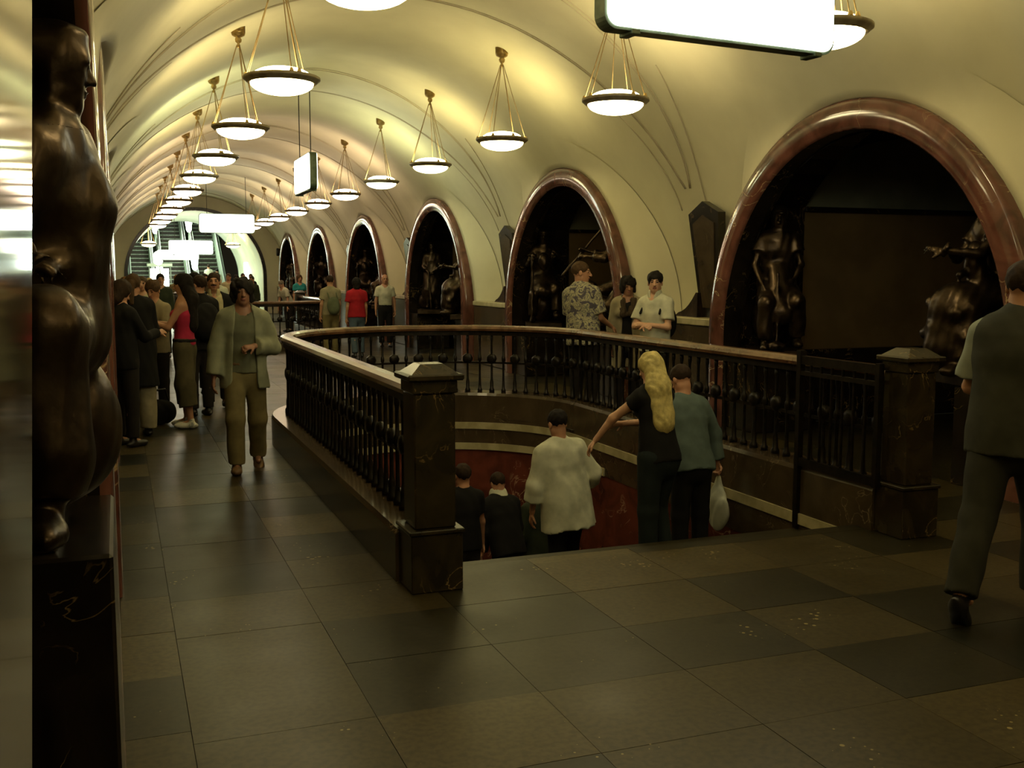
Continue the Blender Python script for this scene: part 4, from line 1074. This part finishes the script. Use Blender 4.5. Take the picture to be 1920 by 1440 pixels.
for i, (x, y, H_, a, hc_, m_, lab, hk) in enumerate(crowd):
    b = Body(H_, legR=((.03, .15, -1), (0, 0, -1)), legL=((-.03, -.12, -1), (0, -.2, -1)), yaw=rnd.uniform(-.4, .4))
    make_person('small distant person in the crowd, %s' % lab, x, y, a, b, 'tan', (hk, hc_), [('top', upper(b, .018, 1.8 if i % 2 else .7, .08, fold=0), m_), ('trousers', b.trousers(), darkp if i % 3 else denim)], blk_shoe, vox=.024, fine=.011, group='people in the distant crowd')
for i, (x, y, z, hc_) in enumerate(((4.62, 58.0, .465, 'dark'), (5.02, 57.6, .235, 'black'))):
    b = Body(1.70, yaw=.2)
    make_person('person in a white shirt riding the right escalator, %s' % ['on the left', 'on the right'][i], x, y, 0, b, 'tan', ('short', hc_), [('shirt', upper(b, .02, .8, .08, fold=0), whitec), ('trousers', b.trousers(), darkp)], blk_shoe, z=z, vox=.026, fine=None)

# ------------------------------------------------------------------ people of the right walkway
b = Body(1.56, lean=.5, pitch=-.5)
make_person('bent grey-haired person in white beyond the farther railing', 4.72, 31, 120, b, 'pale', ('short', 'grey'), [('shirt', upper(b, .02, .7, .05), whitec), ('trousers', b.trousers(), darkp)], blk_shoe, vox=.022, fine=.010)
b = Body(1.66, fem=True)
make_person('woman in a turquoise top beyond the farther railing', 5.10, 31.4, 190, b, 'tan', ('bob', 'brown'), [('top', upper(b, .016, .5, .05), turq), ('trousers', b.trousers(), darkp)], blk_shoe, vox=.022, fine=.010)
b = Body(1.62, legR=((.04, .12, -1), (0, -.1, -1)), legL=((-.03, -.1, -1), (0, -.25, -1)), bulk=1.05)
make_person('person in a red T-shirt and blue jeans walking away beyond the railing', 4.56, 21.0, 6, b, 'tan', ('bob', 'black'), [('t_shirt', upper(b, .018, .62, .06), redc), ('jeans', b.trousers(.014), denim)], blk_shoe, vox=.018, fine=.008)
b = Body(1.66, yaw=-.3)
m_ = make_person('person in khaki with a shoulder bag, left of the red T-shirt', 4.16, 21.7, 8, b, 'tan', ('short', 'dark'), [('shirt', upper(b, .018, .62, .06), beige), ('trousers', b.trousers(.016), khaki)], leather, vox=.018, fine=.008)
backpack(m_, b, 'grey rucksack on the khaki-clad person beside the red T-shirt', cl('rucksack', (.12, .13, .07)), .9, .08)
b = Body(1.68, armR=((.22, .02, -1), (.04, .1, -1)), armL=((-.22, .02, -1), (-.04, .1, -1)))
make_person('bald man in a white polo shirt and black trousers coming this way', 5.84, 23.8, 176, b, 'tan', ('bald', 'grey'), [('polo_shirt', upper(b, .018, .66, .0, tucked=True), whitec), ('trousers', b.trousers(), black_c)], blk_shoe, vox=.018, fine=.008)
b = Body(1.84, lean=-.02, side=-.06, yaw=-.95, pitch=-.05, armR=((.16, .25, -1), (-.05, .95, -.45)), armL=((-.15, .3, -1), (.05, .9, -.4)), bulk=1.12, legR=((.06, .1, -1), (0, -.05, -1)))
make_person('heavy-set man in a patterned short-sleeved shirt standing behind the curved railing', 5.14, 11.2, -62, b, 'tan', ('short', 'brown'), [('patterned_shirt', upper(b, .028, .80, .12, .014), camo), ('trousers', b.trousers(.016), darkp)], blk_shoe, vox=.015, fine=.0055)
b = Body(1.66, fem=True, yaw=.25, pitch=-.1)
make_person('person with long dark curly hair and a fur-collared beige coat between two men', 5.80, 11.35, 150, b, 'brown', ('curly', 'black'),
    [('sweater', upper(b, .012, 0, .05), black_c), ('coat', upper(b, .034, 1.9, .35, .01, .006, 1, .06), beige), ('trousers', b.trousers(), darkp),
     ('fur_collar', [cone(b.sh[0] * .5 + b.neck * .5 + b.f * .04, b.neck - b.f * .06, .055, .05, .03), cone(b.sh[1] * .5 + b.neck * .5 + b.f * .04, b.neck - b.f * .06, .055, .05, .03), cone(b.sh[0] * .5 + b.neck * .5 + b.f * .04, b.chest + b.f * .13 + b.rt * .05, .055, .045, .03), cone(b.sh[1] * .5 + b.neck * .5 + b.f * .04, b.chest + b.f * .13 - b.rt * .05, .055, .045, .03), folds(.008, 90)], furc)], blk_shoe, vox=.015, fine=.006)
b = Body(1.72, yaw=.45, pitch=-.02, armR=((.18, .30, -.9), (-.80, .55, .05)), armL=((-.18, .30, -.9), (.80, .60, .12)), handR=.5, handL=.7)
m_ = make_person('young man in a white polo shirt with folded arms and a backpack', 5.66, 10.4, 122, b, 'pale', ('tousled', 'black'), [('polo_shirt', upper(b, .020, .72, .10), whitec), ('shirt_collar', collar(b), whitec), ('trousers', b.trousers(), darkp)], blk_shoe, vox=.015, fine=.0055)
backpack(m_, b, 'dark backpack worn by the young man with folded arms', black_c, 1.0)

# ------------------------------------------------------------------ people going down the stairs
b = Body(1.72, lean=.08, side=-.10, yaw=.1, pitch=-.3, armR=((.55, -.05, -.8), (.15, .75, -.6)), armL=((-.25, .05, -1), (0, .25, -1)), legR=((.02, .25, -1), (0, -.3, -1)), legL=((-.02, -.05, -1), (0, 0, -1)))
make_person('person in a loose white shirt going down the stairs, back turned', 3.50, 7.95, 4, b, 'tan', ('short', 'black'), [('shirt', upper(b, .034, 1.5, .22, .03, .008, 1, width=.035, neck=True), whitec), ('trousers', b.trousers(.014), black_c)], blk_shoe, z=-1.155, vox=.015, fine=.007)
b = Body(1.62, fem=True, lean=.16, side=-.02, yaw=.15, pitch=-.35, armL=((-.35, .62, -.55), (-.25, .55, -.75)), armR=((.05, .5, -.75), (-.55, .75, -.10)), legR=((.02, .3, -1), (0, -.25, -1)))
make_person('woman with long blonde hair in a black top starting down the stairs', 3.74, 6.78, 14, b, 'pale', ('verylong', 'blond'), [('top', upper(b, .014, .35, .08), black_c), ('jeans', b.trousers(.020), cl('dark_denim', (.016, .022, .022)))], blk_shoe, z=-.495, vox=.015, fine=.007)
b = Body(1.66, lean=.30, yaw=.2, pitch=-.5, armR=((.55, .0, -1), (.14, -.05, -1)), armL=((-.2, .3, -1), (0, .5, -.8)), handR=1.3)
swm = make_person('stooping person in a blue-grey sweater carrying a white plastic bag', 4.22, 7.12, 2, b, 'tan', ('short', 'dark'), [('sweater', upper(b, .026, 1.9, .10, .01, .006), bluegrey), ('trousers', b.trousers(.014), black_c)], blk_shoe, z=-.66, vox=.015, fine=.007)
hw_ = world_of(swm, b.wr[0] + b.hd[0] * .10)
pb = cl('plastic', (.55, .56, .45)); 
soft('plastic_bag', 'bag_body', [ell((0, 0, -.30), (.05, .12, .17), k=.05), cone((0, 0, -.20), (0, 0, -.02), .05, .014, .06, (1, 0, 0), 1.6), folds(.010, 30)], pb, 'white plastic carrier bag hanging from the hand of the stooping person', 'bag', hw_, .2, .010)
b = Body(1.50, lean=.35, pitch=-.4)
make_person('dark-haired person with a white collar low on the stairs beside the marble post', 3.36, 9.0, 10, b, 'tan', ('short', 'dark'), [('jacket', upper(b, .028, 1.9, .12), black_c), ('collar', collar(b, .03), whitec), ('trousers', b.trousers(), darkp)], blk_shoe, z=-1.65, fine=.008)
b = Body(1.52, armR=((.22, .15, -1), (.12, .2, -1)))
make_person('bare-armed person in black on the stairs, half hidden by the marble post', 2.80, 8.62, 5, b, 'tan', ('short', 'dark'), [('t_shirt', upper(b, .018, .62, .08), black_c), ('trousers', b.trousers(), darkp)], blk_shoe, z=-1.485, fine=.008)
b = Body(1.66, armL=((-.25, .05, -1), (-.05, .2, -1)))
make_person('person in a dark green top on the stairs in front of the loose white shirt', 3.92, 9.55, 8, b, 'tan', ('short', 'black'), [('top', upper(b, .02, 1.2, .08), darkgreen), ('trousers', b.trousers(), darkp)], blk_shoe, z=-1.98, fine=.008)

# ------------------------------------------------------------------ the man passing at the right edge
b = Body(1.80, lean=.10, yaw=-.1, pitch=-.10, bulk=1.1, armR=((.25, .0, -1), (-.1, .55, -.7)), armL=((-.25, .15, -1), (.25, .8, -.30)), legR=((.03, .40, -1), (0, .02, -1)), legL=((-.03, -.42, -1), (0, -.55, -1)), footL=-.8, handL=.8)
bigm = make_person('man passing close by at the right edge, grey T-shirt, dark vest and trousers', 4.17, 3.93, -62, b, 'tan', ('short', 'dark'),
    [('t_shirt', upper(b, .022, .80, .10, .012), cl('grey_green_tee', (.26, .27, .20))), ('vest', upper(b, .036, 0, .14, 0, .006, 1), cl('dark_vest', (.040, .038, .024))), ('trousers', b.trousers(.018, 1.95, .006) + [folds(.005, 18)], cl('dark_khaki', (.030, .028, .018)))], blk_shoe, vox=.015, fine=.006)
hw_ = world_of(bigm, b.wr[1] + b.hd[1] * .09)
t = thing('notebook', 'thin reddish notebook held by the man passing at the right edge', 'book', hw_, math.radians(20))
k_ = MB(); k_.box(-.10, .10, -.07, .07, -.012, -.006, .001); k_.box(-.10, .10, -.07, .07, .006, .012, .001); k_.obj('cover', cl('book_red', (.16, .05, .025)), t)
k_ = MB(); k_.box(-.095, .095, -.065, .065, -.006, .006); k_.obj('pages', cream_c, t)

# ------------------------------------------------------------------ bronze statues on their pedestals in the arches
def statue(kind, loc, rz, label, ped=None, vox=.018, H_=1.75, fine=None):
    """ped: (x0, x1, y0, y1, top) in world terms"""
    t = thing('bronze_statue', label, 'statue', (loc[0], loc[1], 0), math.radians(rz), 'bronze statues in the arches')
    ex = []
    if kind == 'worker':
        b = Body(H_, lean=.08, pitch=-.10, bulk=1.10, armR=((.24, .20, -1), (-.25, .55, -.8)), armL=((-.26, .20, -1), (.40, .55, -.75)), legR=((.10, .85, -.42), (.02, -.02, -1)), legL=((-.22, .85, -.38), (-.05, -.25, -1)), handR=1.1, handL=1.1)
        g = (b.wr[0] + b.wr[1]) / 2 + b.f * .10
        ex += [cone(g + A_((0, .0, .10)), A_((.02, .50, .03)), .022, .020, .01), ell(A_((.02, .50, .05)), (.10, .05, .05), k=.02), ell(b.H((0, -.01, .06)), A_((.090, .106, .062)) * b.q, b.HR, .01), ell(b.H((0, .075, .050)), A_((.055, .045, .012)) * b.q, b.HR, .01)]
        ex += [cone(b.waist + b.f * .10, b.knee[0] * .5 + b.knee[1] * .5 + b.f * .02 - A_((0, 0, .12)), .11, .12, .03, b.f, 2.0)]
        seat = [ell(A_((0, -.22, .34)), (.24, .18, .36), k=.03)]
    elif kind == 'mother':
        b = Body(H_, fem=True, lean=.32, pitch=-.45, armR=((.05, .6, -.75), (-.5, .55, .2)), armL=((-.10, .65, -.6), (.4, .7, .1)), legR=((.10, .95, -.20), (.02, -.05, -1)), legL=((-.12, .90, -.32), (-.02, .12, -1)))
        c = b.chest + b.f * .26 - b.u * .14 - b.rt * .05
        ex += [ell(c + A_((0, 0, .14)), (.085, .09, .10), k=.01), cone(c + A_((0, 0, .04)), c - b.u * .20, .085, .10, .03), cone(c, c + A_((0, .14, -.04)), .035, .025, .02), cone(c - b.u * .2, c - b.u * .26 + b.f * .18, .05, .035, .02)]
        kn = (b.knee[0] + b.knee[1]) / 2
        ex += [cone(b.pel, kn + A_((0, .02, -.02)), .20, .19, .05, A_((0, 0, 1.)), 1.2), cone(kn, kn + A_((.02, .02, -.32)), .20, .22, .05), cone(b.knee[0] + A_((.06, .08, 0)), b.knee[1] + A_((-.08, .06, -.22)), .055, .05, .04), cone(b.knee[1] + A_((-.02, .12, -.02)), b.knee[0] + A_((.10, .10, -.26)), .05, .05, .03), cone(b.pel + A_((.17, .05, .04)), kn + A_((.05, .18, -.16)), .05, .05, .03)]
        seat = [ell(A_((0, -.10, .28)), (.26, .24, .32), k=.03)]
    elif kind == 'helmet':
        b = Body(H_, lean=.12, pitch=-.10, armR=((.35, .35, -.75), (-.25, .65, .35)), armL=((-.45, .30, -.6), (.35, .55, .35)), legR=((.18, .75, -.55), (.05, -.15, -1)), legL=((-.25, .85, -.35), (-.02, .05, -1)), handR=1.1, handL=1.1)
        ex += [ell(b.H((0, -.01, .075)), A_((.125, .140, .075)) * b.q, b.HR, .02), ell(b.H((0, .0, .04)), A_((.135, .155, .02)) * b.q, b.HR, .02), cone(b.wr[0] + b.f * .05 + A_((0, 0, .05)), A_((.20, .45, .04)), .026, .022, .02), ell(b.chest + b.f * .22 - b.u * .05, (.10, .09, .15), k=.03)]
        ex += [cone(b.pel, (b.knee[0] + b.knee[1]) / 2, .16, .15, .06, A_((0, 0, 1.)), 1.3)]
        seat = [ell(A_((0, -.18, .30)), (.25, .20, .34), k=.03)]
    elif kind == 'rider':
        b = Body(H_, lean=.25, pitch=-.1, yaw=.2, armR=((.1, .75, -.45), (0, .85, .25)), armL=((-.2, .65, -.6), (.2, .85, .1)), legR=((.20, .90, -.35), (.05, -.20, -1)), legL=((-.25, .55, -.75), (-.1, -.70, -.6)), handR=1.0, handL=1.0)
        ex += [cone(b.sh[0] - b.f * .04, b.pel - b.f * .22 - A_((0, 0, .25)), .12, .20, .06, b.f, 1.7), cone(b.sh[1] - b.f * .04, b.pel - b.f * .20 - A_((0, 0, .35)), .12, .20, .06, b.f, 1.7), ell(A_((0, .34, .30)), (.16, .20, .20), k=.05), cone(A_((0, .42, .42)), A_((0, .50, .62)), .075, .06, .04), ell(A_((0, .56, .66)), (.055, .10, .055), k=.03)]
        ex += [ell(b.H((0, -.01, .07)), A_((.094, .112, .06)) * b.q, b.HR, .02), cone(b.wr[0] + A_((.06, -.2, .3)), b.wr[0] + A_((0, .35, -.35)), .018, .018, .01)]
        seat = [ell(A_((0, -.15, .26)), (.22, .20, .30), k=.03)]
    elif kind == 'stander':
        b = Body(H_, lean=.02, pitch=-.05, armR=((.18, .12, -1), (-.45, .55, -.5)), armL=((-.18, .12, -1), (.50, .60, -.45)), legR=((.06, .3, -1), (0, -.2, -1)), legL=((-.10, .05, -1), (0, 0, -1)), bulk=1.1, handR=1, handL=1)
        ex += [cone(b.waist, b.pel - A_((0, 0, .42)), .165, .235, .04, b.f, 1.35), ell(b.H((0, -.01, .07)), A_((.096, .114, .058)) * b.q, b.HR, .02), cone(b.wr[0] + b.f * .06 + A_((0, 0, .2)), A_((0, .28, .03)), .022, .026, .01)]
        seat = [ell(A_((.12, -.14, .18)), (.2, .18, .2), k=.03)]
    else:   # guard: seated man in a long coat, head in profile
        b = Body(H_, lean=.03, side=-.12, twist=1.45, yaw=.10, pitch=.0, bulk=1.04, armR=((.30, .30, -.85), (-.30, .75, -.05)), armL=((-.10, .35, -.9), (.1, .9, -.1)), legR=((.16, .92, .00), (.0, .06, -1)), legL=((.06, .92, .06), (.02, .08, -1)), handR=1.1, handL=1.1)
        kn = b.knee[0]
        ex += [ell(b.knee[1] + A_((.0, .02, .03)), (.078, .075, .08), k=.02), cone(b.pel, kn, .125, .085, .05), cone(kn, b.ank[0] + A_((0, 0, .14)), .085, .105, .05), cone(b.knee[1], b.ank[1] + A_((0, 0, .12)), .08, .10, .05), cone((b.pel + kn) / 2 + A_((0, 0, -.08)), (b.ank[0] + b.ank[1]) / 2 + A_((0, -.12, .18)), .11, .15, .06)]
        ex += [cone(b.neck + b.rt * .07 + b.f * .03, b.neck - b.rt * .07 + b.f * .03, .045, .045, .02), cone(b.neck + b.f * .06 + b.rt * .05, b.chest + b.f * .13, .035, .03, .02), cone(b.neck + b.f * .06 - b.rt * .05, b.chest + b.f * .13, .035, .03, .02)]
        ex += [cone(b.neck + b.f * .005 - b.u * .05, b.pel + b.f * .05, .095, .120, .06, b.rt, .95), cone(b.chest + b.f * .09, b.pel + b.f * .07 + b.u * .06, .070, .085, .06), cone(b.sh[1], b.el[1], .062, .058, .05), ell(b.H((0, .028, .098)), A_((.062, .066, .030)) * b.q, b.HR, .02), ell(b.H((0, -.035, .045)), A_((.088, .092, .090)) * b.q, b.HR, .006)]
        seat = [ell(A_((0, -.10, .20)), (.20, .17, .22), k=.03)]
    ops = b.body_ops() + upper(b, .020, 1.6 if kind in ('guard', 'rider', 'stander') else .5, .12, .012, 0)[:-2] + b.trousers(.018, 1.9, .01) + b.shoe(0)[:-1] + b.shoe(1)[:-1] + ex
    hr = b.hair('bob' if kind == 'mother' else 'tousled')
    ops += [o for o in hr if o.mode == 'u']
    # keep the faces free of hair
    ops = [o for o in ops if o.mode != 'i']
    h_ops = b.head()
    ops += [sub(ell(b.H((0, .115, -.045)), A_((.062, .060, .085)) * b.q, b.HR), .01)] + h_ops
    ops += seat + [folds(.007 if vox > .012 else .0055, 26, 1.0)]
    pats = []
    if fine: pats.append((b.hc - .16 * b.q, b.hc + .17 * b.q, fine))
    P, F = polygonise(ops, vox, pats); P[:, 2] = np.maximum(P[:, 2], -.02); P[:, 2] += loc[2]
    mesh_from('figure', P, F, bronze, t, True)
    k2 = MB(); k2.box(-.30, .30, -.34, .46 if kind != 'guard' else .30, loc[2] - .10, loc[2], .01)
    if kind != 'guard': k2.obj('bronze_base', bronze, t)
    p = thing('pedestal', None, None); p.parent = t; p.matrix_parent_inverse = t.matrix_basis.inverted()
    m2 = MB(); x0, x1, y0, y1, zt = ped; m2.box(x0, x1, y0, y1, 0, zt, .008); m2.obj('pedestal_block', black_marble, p)
    if kind == 'guard':
        m2 = MB(); m2.box(x0 + .05, x1 - .115, y0 + .05, y1 - .05, zt, loc[2], .006); m2.obj('upper_block', black_marble, p)
    return t
def peds(k, far, s=1):
    yc = yarch(k); a, c_ = (yc + 1.42, yc + 1.96) if far else (yc - 1.96, yc - 1.42)
    xa, xb = sorted((sidex(s, 6.345), sidex(s, 7.10))); return (xa, xb, a, c_, .80)
statue('worker', (6.76, 9.68, .90), 150, 'bronze worker in a cap leaning on a tool, left side of the nearest big arch', peds(1, True), H_=1.78, vox=.013, fine=.008)
statue('mother', (6.86, 6.62, .90), 80, 'bronze mother with child and draped skirt, right side of the nearest big arch', peds(1, False)[:4] + (.80,), H_=1.88, vox=.014, fine=.009)
statue('helmet', (6.76, 16.38, .90), 160, 'bronze helmeted figure with a tool, left side of the second arch', peds(2, True), H_=1.72)
statue('rider', (6.74, 13.15, .90), 60, 'bronze figure in a flowing cape with an animal, right side of the second arch', peds(2, False), H_=1.85)
statue('stander', (6.76, 23.05, .90), 160, 'bronze soldier standing in a long coat, left side of the third arch', peds(3, True), H_=1.50)
statue('mother', (6.70, 19.90, .90), 70, 'bronze seated figure peeping from the right side of the third arch', peds(3, False), H_=1.80)
nm = {4: 'fourth', 5: 'fifth', 6: 'sixth'}; kd = ['helmet', 'worker', 'rider', 'stander', 'worker', 'helmet']
for i, k in enumerate((4, 5, 6)):
    statue(kd[2 * i], (6.76, yarch(k) + 1.66, .90), 160, 'bronze statue at the left side of the %s arch' % nm[k], peds(k, True), vox=.03, H_=1.5 if kd[2 * i] == 'stander' else 1.68)
    statue(kd[2 * i + 1], (6.64, yarch(k) - 1.66, .90), 70, 'bronze statue at the right side of the %s arch' % nm[k], peds(k, False), vox=.03)
yc = yarch(0)
statue('guard', (-.20, 2.70, 1.15), 180, 'large bronze seated man in profile on a black pedestal at the left edge', (-.80, -.03, 2.42, 3.10, 1.10), vox=.009, H_=1.50, fine=.0055)
